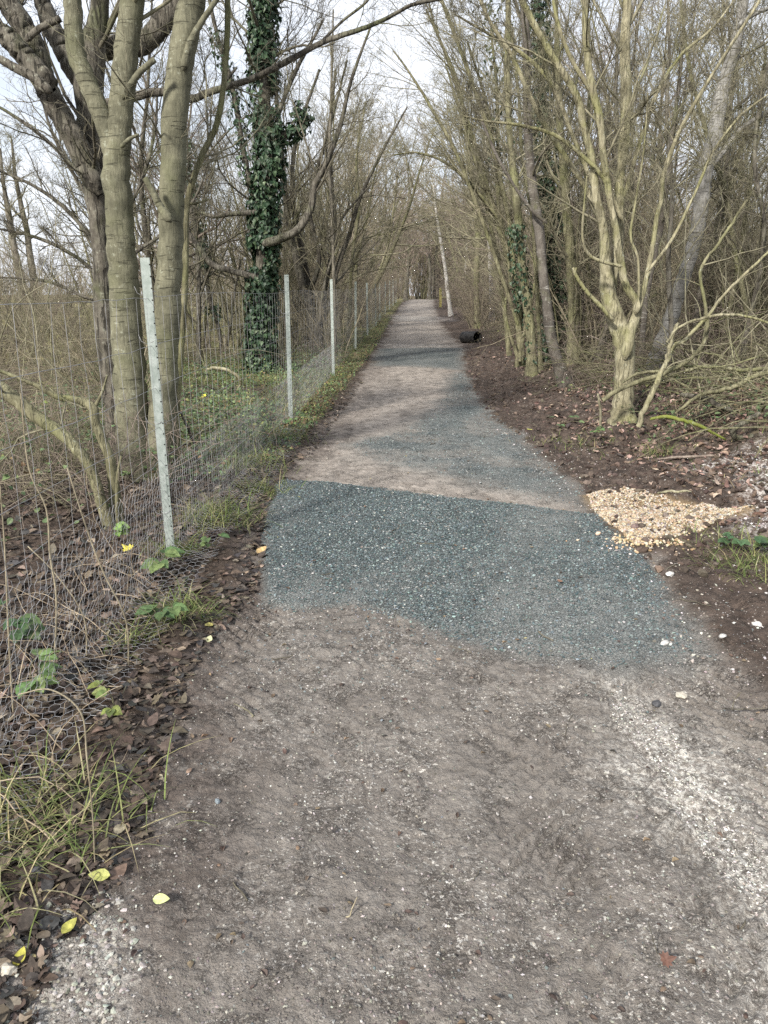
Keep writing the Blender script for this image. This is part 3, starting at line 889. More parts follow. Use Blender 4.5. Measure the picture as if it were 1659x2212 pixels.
# -- low leaning V-shaped stem inside the fence
bE = G(248, 1140)
YE = bE[1]
E0 = stem([(238, 1140, 24), (222, 1092, 24), (198, 1018, 25), (146, 948, 27), (75, 898, 29), (0, 838, 31), (-90, 790, 28), (-220, 700, 20)], YE)
E1 = stem([(256, 1140, 24), (247, 1070, 24), (236, 993, 21), (208, 918, 21), (200, 880, 22), (165, 863, 15), (125, 857, 13), (75, 830, 11), (28, 812, 9), (-50, 780, 6)], YE + .1)
E2 = stem([(202, 885, 10), (220, 850, 6), (232, 810, 4)], YE + .1)
E3 = stem([(252, 1100, 10), (254, 1030, 8), (262, 985, 7)], YE)
hero('leaning_tree', 'low V shaped mossy stem leaning away behind the first fence post', bE, [E0, E1, E2, E3], BARK_OLIVE, BARK_TWIG, 104, 14, .08,
     levels=[dict(K=6, tr=(.4, 1), ang=(25, 80), ratio=.35, n=7, wig=.2, up=.10, rr=.3, rmax=.009, lmax=1.2, keepz=.45), dict(K=5, ang=(30, 70), ratio=.5, n=5, wig=.22, rr=.5, lmax=.5)], flare=1.2, cat='tree')

# -- ivy clad tree
YI = 14.2
bI = G(562, 806); YI = bI[1]
I0 = stem([(562, 806, 34), (564, 740, 30), (566, 620, 28), (570, 508, 28), (568, 440, 26), (583, 373, 25), (576, 250, 22), (566, 100, 20), (570, 0, 19), (575, -150, 14), (580, -300, 6)], YI)
I1 = stem([(578, 525, 18), (600, 518, 17), (643, 497, 16), (672, 448, 15), (680, 400, 14), (700, 362, 12), (735, 270, 9), (760, 170, 7), (800, 60, 4)], YI - .3)
I2 = stem([(560, 600, 15), (542, 597, 14), (500, 585, 13), (461, 573, 13), (429, 535, 11), (407, 497, 9), (390, 420, 6), (370, 330, 4)], YI - .2)
I3 = stem([(560, 455, 11), (545, 459, 10), (500, 462, 9), (456, 467, 8), (420, 446, 6), (390, 400, 4)], YI - .2)
I4 = stem([(580, 330, 14), (605, 298, 13), (640, 282, 13), (658, 262, 12), (655, 245, 11), (635, 232, 8)], YI)
I5 = stem([(540, 400, 12), (520, 290, 11), (500, 180, 10), (470, 80, 8), (440, -60, 6)], YI + .3)
I6 = stem([(580, 350, 10), (604, 240, 9), (640, 150, 8), (668, 100, 6), (700, 40, 4)], YI)
hero('ivy_clad_tree', 'tree with trunk wrapped in dark ivy, behind the fence near the second post', bI, [I0, I1, I2, I3, I4, I5, I6], BARK_DARK, BARK_TWIGD, 105, 14, .05,
     levels=[dict(K=9, tr=(.3, 1), ang=(25, 65), ratio=.42, n=8, wig=.15, up=.05, rr=.4, rmax=.03, lmax=2.6, keepz=1.3)] + LV_BIG[1:],
     ivy=[(I0[0], I0[1], 9500, bI[2] - .1, 7, .20, .105), (I4[0], I4[1], 500, 0, 9, .12, .09), (I5[0], I5[1], 500, 2.5, 6, .14, .08)])

# -- dark many-stemmed tree beyond the third post
bJ = G(683, 764); YJ = bJ[1]
J0 = stem([(683, 764, 24), (683, 725, 24), (676, 690, 20), (652, 616, 16), (624, 481, 13), (612, 380, 11), (600, 250, 9), (590, 100, 6)], YJ)
J1 = stem([(690, 740, 16), (690, 700, 16), (705, 668, 14), (730, 576, 10), (754, 508, 9), (770, 450, 8), (786, 408, 7), (830, 320, 5), (880, 230, 3)], YJ - .3)
J2 = stem([(680, 720, 14), (672, 640, 13), (648, 522, 12), (632, 430, 10), (640, 300, 8), (690, 150, 5)], YJ + .3)
J3 = stem([(686, 720, 12), (700, 640, 10), (722, 508, 9), (719, 427, 8), (712, 300, 7), (725, 150, 5)], YJ + .4)
J4 = stem([(680, 720, 12), (668, 640, 10), (690, 560, 9), (668, 440, 8), (705, 300, 7), (750, 130, 4)], YJ)
J5 = stem([(690, 700, 8), (700, 620, 7), (725, 530, 6), (740, 470, 5), (800, 400, 4)], YJ - .5)
hero('many_stemmed_tree', 'dark many stemmed tree fanning up behind the third fence post', bJ, [J0, J1, J2, J3, J4, J5], BARK_DARK, BARK_TWIGD, 106, 10, .06,
     levels=[dict(K=9, tr=(.25, 1), ang=(20, 55), ratio=.35, n=7, wig=.14, up=.05, rr=.45, rmax=.03, lmax=2.8), dict(LV_BIG[1], K=9), LV_BIG[2]])

# -- thin ivy covered stems left of the ivy tree
bK = G(481, 772); YK = bK[1]
K0 = stem([(481, 772, 10), (470, 700, 9), (453, 643, 9), (444, 570, 8), (430, 495, 7), (415, 400, 5), (405, 300, 3)], YK)
K1 = stem([(486, 770, 8), (498, 700, 6), (505, 640, 5), (520, 560, 4)], YK)
hero('slim_ivy_tree', 'slim crooked stem with ragged ivy left of the ivy wrapped trunk', bK, [K0, K1], BARK_DARK, BARK_TWIGD, 107, 8, .05,
     levels=[dict(K=8, tr=(.2, 1), ang=(30, 70), ratio=.4, n=7, wig=.18, up=.04, rr=.5, lmax=2)] + [dict(LV_BIG[1], K=5), LV_BIG[2]], ivy=[(K0[0], K0[1], 900, .9, 6, .14, .09)])

# -- the pale forked tree on the bank
bR = G(1344, 915); YR = bR[1]
R0 = stem([(1344, 918, 50), (1347, 860, 43), (1349, 807, 41), (1349, 744, 43), (1330, 685, 37), (1313, 620, 32), (1307, 557, 28), (1303, 500, 24), (1288, 425, 19), (1280, 350, 17), (1260, 270, 16), (1245, 205, 17), (1205, 140, 16), (1150, 45, 15), (1105, -50, 13), (1050, -200, 7)], YR)
R1 = stem([(1353, 760, 30), (1364, 707, 24), (1378, 662, 22), (1352, 615, 18), (1340, 560, 18), (1332, 507, 17), (1322, 457, 16), (1306, 350, 17), (1297, 265, 17), (1276, 175, 17), (1265, 80, 15), (1263, 0, 15), (1255, -150, 10), (1250, -350, 4)], YR - .12)
R2 = stem([(1376, 668, 16), (1394, 612, 12), (1409, 540, 11), (1419, 470, 9), (1429, 432, 9), (1434, 375, 9), (1470, 280, 8), (1530, 175, 7), (1610, 50, 6), (1680, -60, 4)], YR - .2)
R3 = stem([(1318, 640, 24), (1332, 560, 20), (1340, 480, 21), (1338, 400, 22), (1352, 250, 24), (1350, 100, 23), (1355, 0, 21), (1362, -200, 15), (1370, -450, 5)], YR + .15)
R4 = stem([(1322, 690, 10), (1304, 668, 9), (1269, 632, 8), (1244, 595, 7), (1238, 578, 5)], YR - .2)
R5 = stem([(1262, 624, 5), (1244, 592, 5), (1245, 578, 4)], YR - .2)
R6 = stem([(1340, 575, 7), (1300, 565, 7), (1270, 548, 7), (1258, 510, 5), (1262, 440, 4), (1268, 380, 3)], YR - .4)
R7 = stem([(1380, 640, 6), (1378, 560, 6), (1362, 510, 6), (1372, 440, 5), (1390, 330, 4), (1400, 200, 3)], YR - .3)
R8 = stem([(1300, 480, 12), (1262, 400, 11), (1222, 340, 10), (1165, 250, 9), (1105, 120, 9), (1060, 50, 7), (1020, -40, 5)], YR + .2)
R9 = stem([(1342, 470, 11), (1300, 380, 10), (1250, 330, 9), (1195, 290, 8), (1120, 270, 7), (1050, 262, 5), (1000, 250, 3)], YR - .1)
R10 = stem([(1290, 420, 10), (1240, 300, 10), (1190, 180, 9), (1120, 110, 8), (1050, 70, 6), (980, 30, 4)], YR + .3)
R11 = stem([(1350, 420, 10), (1385, 300, 9), (1420, 200, 8), (1470, 120, 7), (1540, 60, 5), (1600, -20, 4)], YR + .1)
R12 = stem([(1400, 585, 7), (1450, 520, 7), (1500, 420, 6), (1540, 330, 6), (1600, 250, 5), (1680, 190, 3)], YR - .3)
R13 = stem([(1278, 200, 9), (1230, 120, 8), (1200, 30, 7), (1190, -60, 5)], YR)
for l_, r_ in (R1, R3, R9, R10, R11): r_ *= .86
R0 = (R0[0], R0[1] * np.where(np.arange(len(R0[1])) > 26, .85, 1))
hero('forked_tree', 'pale tan tree forking low on the bank opposite the golden gravel', bR, [R0, R1, R2, R3, R4, R5, R6, R7, R8, R9, R10, R11, R12, R13], BARK_TAN, BARK_TWIG, 108, 20, .045,
     levels=[dict(K=9, tr=(.38, 1), ang=(25, 60), ratio=.3, n=8, wig=.13, up=.05, rr=.4, rmax=.026, lmax=2.4, keepz=1.5)] + [dict(LV_BIG[1], K=9), dict(LV_BIG[2], K=7)], flare=1.3)

# -- leaning banded trunk
bL = G(1222, 834); YL = bL[1]
L0 = stem([(1224, 836, 34), (1204, 782, 24), (1190, 727, 22), (1180, 651, 21), (1173, 585, 20), (1169, 530, 20), (1160, 465, 19), (1150, 400, 18), (1141, 300, 17), (1139, 200, 16), (1139, 100, 16), (1130, 0, 14), (1115, -200, 9), (1110, -400, 4)], YL)
L1 = stem([(1178, 480, 7), (1150, 455, 7), (1110, 400, 6), (1070, 330, 6), (1040, 260, 4), (1000, 190, 3)], YL - .2)
hero('leaning_cherry_tree', 'dark trunk with pale horizontal bands leaning over the dug bank', bL, [L0, L1], BARK_CHERRY, BARK_TWIGD, 109, 18, .05,
     levels=[dict(K=14, tr=(.35, 1), ang=(30, 65), ratio=.28, n=8, wig=.14, up=.05, rr=.35, rmax=.02, lmax=2.2)] + [dict(LV_BIG[1], K=9), LV_BIG[2]], flare=1.25)

# -- straight grey trunk with a sleeve of ivy
bM = G(1148, 818); YM = bM[1]
M0 = stem([(1148, 820, 26), (1148, 738, 21), (1138, 651, 19), (1128, 574, 18), (1119, 476, 17), (1113, 400, 16), (1102, 300, 13), (1096, 150, 12), (1098, 0, 11), (1100, -200, 6)], YM)
hero('grey_trunk_tree', 'straight grey trunk with an ivy sleeve next to the leaning banded trunk', bM, [M0], BARK_OLIVE, BARK_TWIG, 110, 16, .04,
     levels=[dict(K=20, tr=(.4, 1), ang=(30, 65), ratio=.25, n=8, wig=.14, up=.06, rr=.35, rmax=.018, lmax=2.2)] + [dict(LV_BIG[1], K=9), LV_BIG[2]],
     ivy=[(M0[0] - np.array([.06, .04, 0]), M0[1], 1500, 1.2, 2.6, .10, .075), (M0[0], M0[1], 350, .3, 1.3, .06, .06)])

# -- mossy stems left of it, arching over the track
bN = G(1118, 796); YN = bN[1]
N0 = stem([(1126, 798, 22), (1124, 740, 17), (1120, 680, 14), (1112, 610, 13), (1085, 510, 13), (1060, 430, 12), (1030, 330, 10), (1000, 230, 8), (960, 110, 6), (920, 20, 4)], YN)
N1 = stem([(1118, 770, 8), (1096, 700, 6), (1092, 655, 7), (1100, 620, 6), (1096, 540, 5), (1080, 470, 4)], YN - .2)
N2 = stem([(1116, 640, 9), (1095, 560, 9), (1078, 450, 8), (1070, 340, 7), (1050, 220, 6), (1010, 90, 4)], YN + .2)
N3 = stem([(1122, 720, 9), (1128, 640, 8), (1122, 540, 8), (1092, 440, 8), (1076, 330, 7), (1074, 200, 6), (1060, 60, 4)], YN + .3)
N4 = stem([(1118, 700, 8), (1085, 600, 8), (1040, 470, 8), (985, 330, 7), (930, 230, 6), (880, 150, 4), (850, 110, 3)], YN - .5)
N5 = stem([(1112, 600, 9), (1100, 480, 9), (1060, 300, 9), (1010, 150, 8), (965, 30, 7), (930, -60, 5)], YN - .3)
N6 = stem([(1075, 470, 6), (1020, 400, 6), (960, 350, 5), (900, 330, 4), (850, 335, 3)], YN - .3)
N7 = stem([(1060, 430, 6), (1010, 300, 6), (990, 180, 5), (940, 60, 4), (920, -30, 3)], YN - .1)
N8 = stem([(1124, 760, 8), (1150, 640, 8), (1180, 500, 8), (1215, 380, 7), (1235, 240, 6), (1260, 100, 5), (1300, -60, 3)], YN - .3)
hero('arching_tree', 'mossy tree whose limbs arch from the bank across the track', bN, [N0, N1, N2, N3, N4, N5, N6, N7, N8], BARK_OLIVE, BARK_TWIG, 111, 10, .05,
     levels=[dict(K=18, tr=(.25, 1), ang=(20, 55), ratio=.42, n=8, wig=.13, up=.04, rr=.45, rmax=.02, lmax=3.2, bias=(-.05, 0, 0))] + [dict(LV_BIG[1], K=9), LV_BIG[2]])

# -- ivy column behind the leaning trunk
bO = G(1196, 784); YO = bO[1]
O0 = stem([(1196, 786, 16), (1194, 700, 14), (1192, 600, 14), (1186, 480, 13), (1180, 350, 12), (1172, 200, 10), (1165, 60, 8), (1160, -100, 4)], YO)
hero('ivy_column_tree', 'tree smothered in ivy standing behind the leaning banded trunk', bO, [O0], BARK_DARK, BARK_TWIGD, 112, 10, .05,
     levels=[dict(K=22, tr=(.3, 1), ang=(35, 75), ratio=.2, n=7, wig=.15, up=.04, rr=.35, rmax=.015, lmax=2), dict(LV_BIG[1], K=6), LV_BIG[2]],
     ivy=[(O0[0], O0[1], 4200, .2, 9, .24, .085), (O0[0] + np.array([-.75, .3, 0]), O0[1], 900, 3.4, 7.5, .4, .085)])

# -- silver birch in the thicket
bQ = G(1412, 812); YQ = bQ[1]
Q0 = stem([(1410, 812, 46), (1425, 760, 42), (1444, 707, 40), (1462, 645, 37), (1482, 582, 34), (1502, 510, 35), (1514, 450, 36), (1522, 375, 40), (1543, 300, 38), (1560, 200, 32), (1588, 100, 27), (1606, 0, 24), (1640, -150, 16), (1680, -350, 6)], YQ)
Q1 = stem([(1525, 370, 14), (1560, 330, 12), (1600, 280, 10), (1659, 240, 8), (1720, 200, 5)], YQ)
Q2 = stem([(1590, 60, 9), (1630, 30, 8), (1680, 10, 7)], YQ - .4)
Q0 = (Q0[0], Q0[1] * .82)
hero('silver_birch_tree', 'stout silvery birch leaning outward behind the pale forked tree', bQ, [Q0, Q1, Q2], BARK_BIRCH, BARK_TWIGD, 113, 18, .03,
     levels=[dict(K=10, tr=(.35, 1), ang=(30, 65), ratio=.3, n=8, wig=.14, up=.04, rr=.3, rmax=.018, lmax=2.2)] + [dict(LV_BIG[1], K=9), LV_BIG[2]])

# -- further single stems of the bank and the far end: (name, label, pts, bark, sides)
SINGLES = [
    ('bank_tree', 'straight olive trunk just behind the leaning banded trunk on the bank', [(1238, 792, 30), (1238, 720, 25), (1239, 650, 24), (1232, 541, 22), (1222, 430, 19), (1212, 300, 16), (1205, 150, 12), (1200, -50, 6)], BARK_OLIVE),
    ('bank_tree', 'crooked brown trunk leaning behind the foot of the pale forked tree', [(1286, 786, 22), (1300, 745, 19), (1312, 705, 17), (1316, 640, 15), (1330, 520, 12), (1338, 380, 10), (1330, 200, 8), (1340, 20, 4)], BARK_DARK),
    ('bank_tree', 'slim brown trunk in shade between straight olive trunk and forked tree', [(1262, 770, 14), (1268, 700, 12), (1272, 600, 11), (1262, 480, 10), (1268, 330, 8), (1275, 150, 5)], BARK_OLIVE),
    ('bank_tree', 'mossy forked trunk standing by the black pipe end', [(1031, 708, 15), (1030, 650, 13), (1029, 585, 13), (1033, 498, 13), (1024, 432, 10), (1012, 330, 8), (1000, 220, 5)], BARK_OLIVE),
    ('birch_tree', 'white speckled birch trunk beside the mossy forked trunk', [(1063, 698, 12), (1062, 650, 11), (1061, 607, 10), (1057, 498, 9), (1058, 432, 8), (1050, 320, 6), (1048, 200, 3)], BARK_WHITE),
    ('bank_tree', 'thin brown stem between the birch and the mossy forked trunk', [(1046, 690, 7), (1045, 620, 7), (1048, 540, 6), (1040, 430, 5), (1046, 300, 3)], BARK_DARK),
    ('birch_tree', 'white birch leaning over the far end of the track', [(974, 682, 9), (966, 620, 8), (961, 577, 7), (949, 502, 6), (943, 465, 5), (936, 400, 3)], BARK_WHITE),
    ('birch_tree', 'thin pale stem leaning beside the white leaning birch', [(957, 640, 4), (952, 600, 4), (940, 540, 4), (934, 502, 3), (928, 450, 2)], BARK_WHITE),
    ('thicket_tree', 'slim brown stem left of the silvery birch in the thicket', [(1385, 800, 14), (1390, 700, 12), (1404, 600, 12), (1426, 500, 12), (1440, 400, 11), (1452, 300, 10), (1470, 150, 7), (1480, 0, 4)], BARK_CHERRY),
    ('thicket_tree', 'slim olive stem leaning right in the thicket beyond the birch', [(1560, 790, 12), (1570, 700, 11), (1590, 600, 10), (1610, 480, 10), (1622, 380, 9), (1640, 250, 7), (1655, 100, 5)], BARK_OLIVE),
    ('thicket_tree', 'straight grey stem between the birch and the leaning olive stem', [(1500, 790, 12), (1504, 680, 11), (1530, 560, 10), (1560, 460, 9), (1572, 330, 8), (1580, 150, 6), (1570, 0, 4)], BARK_GREY),
    ('field_tree', 'pale slim trunk standing in the open field at the left', [(46, 600, 17), (40, 577, 15), (28, 520, 14), (18, 460, 12), (8, 400, 8), (0, 320, 5)], BARK_GREY),
    ('field_tree', 'pale twin trunk standing in the open field nearer the dark tree', [(72, 600, 15), (66, 560, 14), (58, 500, 12), (45, 440, 10), (32, 370, 7), (25, 300, 4)], BARK_GREY),
    ('fence_tree', 'straight slim trunk beyond the fence between third and fourth post', [(724, 770, 8), (722, 650, 8), (719, 500, 7), (712, 350, 7), (716, 180, 5), (720, 20, 3)], BARK_GREY),
    ('fence_tree', 'crooked olive trunk beyond the fence behind the fourth post', [(752, 745, 9), (756, 660, 8), (760, 560, 7), (775, 450, 6), (770, 340, 5), (790, 220, 3)], BARK_OLIVE),
    ('fence_tree', 'slim pale trunk leaning over the fence beyond the fifth post', [(800, 700, 7), (806, 640, 6), (822, 580, 5), (840, 520, 5), (850, 450, 4), (860, 370, 3)], BARK_TAN),
]
SINGLES += [
    ('thicket_tree', 'slim leaning stem at the right frame edge crossing over the birch', [(1640, 800, 13), (1618, 690, 12), (1590, 560, 11), (1570, 430, 10), (1530, 300, 9), (1490, 150, 7), (1470, 0, 5)], BARK_OLIVE),
    ('thicket_tree', 'slim straight stem right of the forked tree with pale bark', [(1448, 830, 12), (1450, 700, 11), (1444, 560, 10), (1452, 420, 9), (1440, 260, 8), (1446, 100, 6), (1440, -60, 4)], BARK_GREY),
    ('thicket_tree', 'dark crooked stem bending outward at the right frame edge', [(1600, 815, 12), (1612, 720, 11), (1640, 600, 10), (1650, 480, 9), (1630, 350, 8), (1645, 200, 6), (1680, 60, 4)], BARK_DARK),
    ('thicket_tree', 'thin mossy stem between the ivy sleeve trunk and the leaning trunk', [(1168, 800, 10), (1164, 700, 9), (1158, 590, 9), (1150, 470, 8), (1128, 340, 7), (1120, 200, 6), (1100, 40, 4)], BARK_OLIVE),
    ('thicket_tree', 'slim mossy stem leaning to the track left of the ivy sleeve trunk', [(1100, 770, 10), (1092, 690, 9), (1078, 580, 8), (1056, 470, 8), (1028, 350, 7), (990, 230, 5), (960, 130, 3)], BARK_OLIVE),
    ('thicket_tree', 'pale slim stem behind the mossy forked trunk by the pipe', [(1085, 715, 8), (1086, 640, 8), (1080, 540, 7), (1072, 440, 6), (1068, 320, 5), (1055, 200, 3)], BARK_GREY),
]
CREST = [('crest_tree', 'rounded small tree standing left of the track at the crest', [(876, 642, 9), (877, 625, 8), (881, 590, 7), (883, 540, 5), (880, 480, 3)], 66.5, BARK_DARK),
         ('crest_tree', 'stout dark trunk right of the track beyond the crest', [(928, 645, 8), (928, 620, 8), (929, 585, 6), (925, 530, 5), (930, 450, 3)], 73.0, BARK_DARK),
         ('crest_tree', 'slimmer dark trunk close beside the stout one beyond the crest', [(936, 645, 7), (936, 615, 6), (938, 580, 5), (945, 520, 4), (950, 450, 3)], 74.0, BARK_DARK)]
for i, (nm, lab, pts, Yd, bk) in enumerate(CREST):
    q = P(pts[0][0], pts[0][1], Yd); b_ = np.array([q[0], q[1], float(H(q[0:1], q[1:2])[0])])
    S = stem(pts, Yd); S[0][0, 2] = b_[2]
    hero(nm, lab, b_, [S], bk, BARK_TWIGR, 260 + i, 10, .04, levels=[dict(K=22, tr=(.35, 1), ang=(25, 65), ratio=.42, n=7, wig=.14, up=.06, rr=.5, lmax=3.5), dict(K=9, ratio=.48, n=5, wig=.18, rr=.6, rmin=.012), dict(K=6, ratio=.5, n=4, wig=.2, rmin=.011)])
for i, (nm, lab, pts, bk) in enumerate(SINGLES):
    b_ = G(pts[0][0], pts[0][1])
    Yd = b_[1] if 'field' not in nm else 27.0 + i * .4
    if 'field' in nm:
        q = P(pts[0][0], pts[0][1], Yd); b_ = np.array([q[0], q[1], float(H(q[0:1], q[1:2])[0])])
        pts = [(pts[0][0], 640, pts[0][2])] + pts
    S = stem(pts, Yd)
    big = Yd > 24
    hero(nm, lab, b_, [S], bk, BARK_TWIG if bk not in (BARK_DARK, BARK_CHERRY) else BARK_TWIGD, 200 + i, 10, .04,
         levels=[dict(K=22, tr=(.25, 1), ang=(25, 60), ratio=.30, n=7, wig=.14, up=.06, rr=.4, rmax=.03, lmax=3.4), dict(LV_BIG[1], K=8, rmin=.0055 if big else .003), dict(LV_BIG[2], K=6, rmin=.005 if big else .0028)])

bH = G(228, 835); YH = bH[1]
HS = [stem([(228, 835, 22), (236, 740, 20), (240, 640, 18), (238, 560, 17), (230, 480, 14), (190, 400, 11), (130, 330, 9), (60, 270, 7), (-20, 220, 5)], YH),
      stem([(238, 600, 10), (200, 520, 9), (140, 450, 8), (70, 400, 7), (0, 370, 5), (-60, 350, 4)], YH), stem([(239, 640, 9), (190, 575, 8), (120, 530, 7), (50, 505, 6), (-30, 490, 4)], YH - .2),
      stem([(236, 540, 9), (195, 440, 8), (150, 360, 7), (110, 280, 6), (85, 190, 4)], YH + .2), stem([(240, 660, 7), (180, 640, 6), (110, 610, 6), (30, 600, 4), (-40, 600, 3)], YH - .3),
      stem([(238, 560, 9), (270, 470, 8), (310, 380, 7), (335, 280, 6), (340, 180, 4)], YH + .3), stem([(240, 600, 8), (300, 540, 7), (360, 500, 6), (420, 430, 5), (450, 350, 3)], YH + .3)]
hero('hawthorn_tree', 'twiggy dark tree fanning branches outward behind the furrowed trunk', bH, HS, BARK_DARK, BARK_TWIGD, 140, 9, .05,
     levels=[dict(K=18, tr=(.15, 1), ang=(20, 55), ratio=.34, n=8, wig=.15, up=.03, rr=.5, rmax=.014, lmax=2.4), dict(LV_BIG[1], K=9, lmax=1.2), dict(LV_BIG[2], K=4)])

# ------------------------------------------------------------------ kinds of background trees, copied with their parts
def proto(name, cat, seed, kind, mat, twig, lod=0):
    gg = np.random.default_rng(seed + 1000 * lod)
    t = thing(name, 'bare tree', cat, (0, 0, 0))
    tb = Tubes(); cr = Tubes()
    h, n0, r0 = {'pole': (11, 1, .085), 'spread': (9.5, 1, .14), 'arch': (9.5, 2, .11), 'multi': (8.2, 6, .055), 'shrub': (3.6, 14, .020), 'cane': (1.7, 30, .006)}[kind]
    bias = np.array([.07, 0, 0]) if kind == 'arch' else np.zeros(3)
    st = np.zeros((n0, 14, 3))
    for i in range(n0):
        a = gg.uniform(0, 6.28) if n0 > 6 else i * 6.28 / n0 + gg.uniform(-.4, .4)
        spread = {'pole': .04, 'spread': .06, 'arch': .12, 'multi': .30, 'shrub': .42, 'cane': .65}[kind] * gg.uniform(.5, 1.4)
        d = unit(np.array([math.cos(a) * spread, math.sin(a) * spread, 1.0]) + bias * 2)
        p = np.array([math.cos(a), math.sin(a), 0]) * (0.0 if n0 == 1 else gg.uniform(.04, .15 if n0 < 8 else .5)); p[2] = -.15
        L = h * gg.uniform(.8, 1.1)
        for k in range(14):
            st[i, k] = p
            dr = {'cane': -.16, 'shrub': -.03}.get(kind, .03)
            d = unit(d + gg.normal(size=3) * (.07 if kind != 'cane' else .16) + np.array([0, 0, dr]) + bias * .5)
            p = p + d * L / 13
    rad = r0 * gg.uniform(.6, 1.1, (n0, 1)) * (1 - .85 * np.linspace(0, 1, 14)[None] ** 1.1)
    rad[:, 0] *= 1.3
    tree = kind in ('pole', 'spread', 'multi', 'arch')
    tb.add(st, rad, 9 if tree else 4, .05 if r0 > .03 else 0, seed)
    tb.build('trunk' if tree else 'stems', mat, t)
    bz = tuple(bias * .6)
    if kind == 'pole':
        lv = [dict(K=24, tr=(.22, 1), ang=(25, 60), ratio=.32, n=8, wig=.15, up=.07, rr=.55, lmax=3.4, tip=.4), dict(K=8, tr=(.15, 1), ang=(25, 60), ratio=.48, n=6, wig=.18, rr=.6, tip=.45), dict(K=5, ang=(25, 60), ratio=.55, n=4, wig=.2, rr=.6, lmax=.8, lmin=.2)]
    elif kind in ('spread', 'arch'):
        lv = [dict(K=22 if n0 == 1 else 13, tr=(.16, 1) if n0 == 1 else (.42, 1), ang=(30, 70), ratio=.5, n=9, wig=.15, up=.06 if n0 == 1 else .10, rr=.6, lmax=4.8, bias=bz, tip=.4), dict(K=8, tr=(.12, 1), ang=(25, 60), ratio=.48, n=7, wig=.18, rr=.62, bias=bz, tip=.45), dict(K=6, ang=(25, 60), ratio=.5, n=5, wig=.2, rr=.65, lmax=1.2), dict(K=2, ang=(30, 60), ratio=.55, n=4, wig=.2, rr=.7, lmax=.5, lmin=.15)]
    elif kind == 'multi':
        lv = [dict(K=9, tr=(.15, 1), ang=(25, 60), ratio=.38, n=8, wig=.16, up=.04, rr=.6, lmax=3.2, tip=.4), dict(K=7, tr=(.12, 1), ang=(25, 60), ratio=.48, n=6, wig=.2, rr=.62, tip=.45), dict(K=5, ang=(25, 65), ratio=.55, n=4, wig=.22, rr=.6, lmax=.8, lmin=.15)]
    elif kind == 'shrub':
        lv = [dict(K=7, tr=(.1, 1), ang=(25, 75), ratio=.44, n=7, wig=.2, up=.03, rr=.6), dict(K=5, tr=(.1, 1), ang=(25, 70), ratio=.5, n=5, wig=.22, rr=.65), dict(K=3, ang=(30, 70), ratio=.55, n=4, wig=.25, rr=.7, lmin=.08)]
    else:
        lv = [dict(K=6, tr=(.1, 1), ang=(30, 80), ratio=.38, n=6, wig=.25, up=-.02, rr=.6), dict(K=4, ang=(30, 70), ratio=.45, n=4, wig=.25, rr=.7)]
    if lod == 2: lv = [dict(q, K=max(3, int(q['K'] * .8))) for q in lv[:3]]
    cur = (st, rad)
    for j, kw in enumerate(lv):
        kw = dict(kw); K = kw.pop('K'); kw['rmin'] = ((.0028, .0052, .012)[lod] if tree else (.0022, .004, .008)[lod]) if kind != 'cane' else .0017
        cur = spawn(gg, cur[0], cur[1], K, **kw)
        cr.add(cur[0], cur[1], 4 if j == 0 and lod < 2 else 3)
    cr.build('crown', twig, t)
    return t


USED = set()


def place(pr, x, y, s, rz, label, group, tilt=(0, 0)):
    if pr not in USED:
        o = pr; USED.add(pr)
    else:
        o = pr.copy(); COL.objects.link(o)
        for ch in PARTS[pr]:
            c = ch.copy(); COL.objects.link(c); c.parent = o
    o.location = (float(x), float(y), float(H(np.array([x]), np.array([y]))[0]))
    o.rotation_euler = (tilt[0], tilt[1], rz); o.scale = (s, s, s)
    o['label'] = label; o['group'] = group
    return o


KIND = {
    'pole1': ('slender_tree', 'tree', 301, 'pole', BARK_OLIVE, BARK_TWIG), 'pole2': ('slender_tree', 'tree', 302, 'pole', BARK_GREY, BARK_TWIGD),
    'birch': ('birch_tree', 'tree', 303, 'pole', BARK_WHITE, BARK_TWIGR), 'spread1': ('spreading_tree', 'tree', 304, 'spread', BARK_OLIVE, BARK_TWIG),
    'spread2': ('spreading_tree', 'tree', 305, 'spread', BARK_DARK, BARK_TWIGD), 'spread3': ('spreading_tree', 'tree', 306, 'spread', BARK_GREY, BARK_TWIGR),
    'multi1': ('coppiced_tree', 'tree', 307, 'multi', BARK_OLIVE, BARK_TWIG), 'multi2': ('coppiced_tree', 'tree', 308, 'multi', BARK_DARK, BARK_TWIGL),
    'arch1': ('overhanging_tree', 'tree', 315, 'arch', BARK_OLIVE, BARK_TWIG), 'arch2': ('overhanging_tree', 'tree', 316, 'arch', BARK_GREY, BARK_TWIGL),
    'shrub1': ('bare_shrub', 'shrub', 309, 'shrub', BARK_OLIVE, BARK_TWIG), 'shrub2': ('bare_shrub', 'shrub', 310, 'shrub', BARK_TWIGL, BARK_TWIGL),
    'shrub3': ('bare_shrub', 'shrub', 311, 'shrub', BARK_TWIGD, BARK_TWIGR),
    'cane1': ('bramble_bush', 'bush', 312, 'cane', BARK_TWIGL, BARK_TWIGL), 'cane2': ('bramble_bush', 'bush', 313, 'cane', BARK_TWIGR, BARK_TWIGR),
    'cane3': ('bramble_bush', 'bush', 314, 'cane', BARK_OLIVE, BARK_TWIG),
}
PR, PARTS = {}, {}


def get(kind, y):
    lod = 0 if y < 21 or 'cane' in kind else 1 if y < 48 else 2
    if (kind, lod) not in PR:
        spec = list(KIND[kind])
        if lod == 2: spec[5] = BARK_TWIGL if spec[5] in (BARK_TWIG, BARK_TWIGD) else BARK_TWIGR  # far crowns swap to paler twigs, distance haze painted into their colour
        p = proto(*spec, lod=lod); PR[(kind, lod)] = p; PARTS[p] = list(p.children)
    return PR[(kind, lod)]


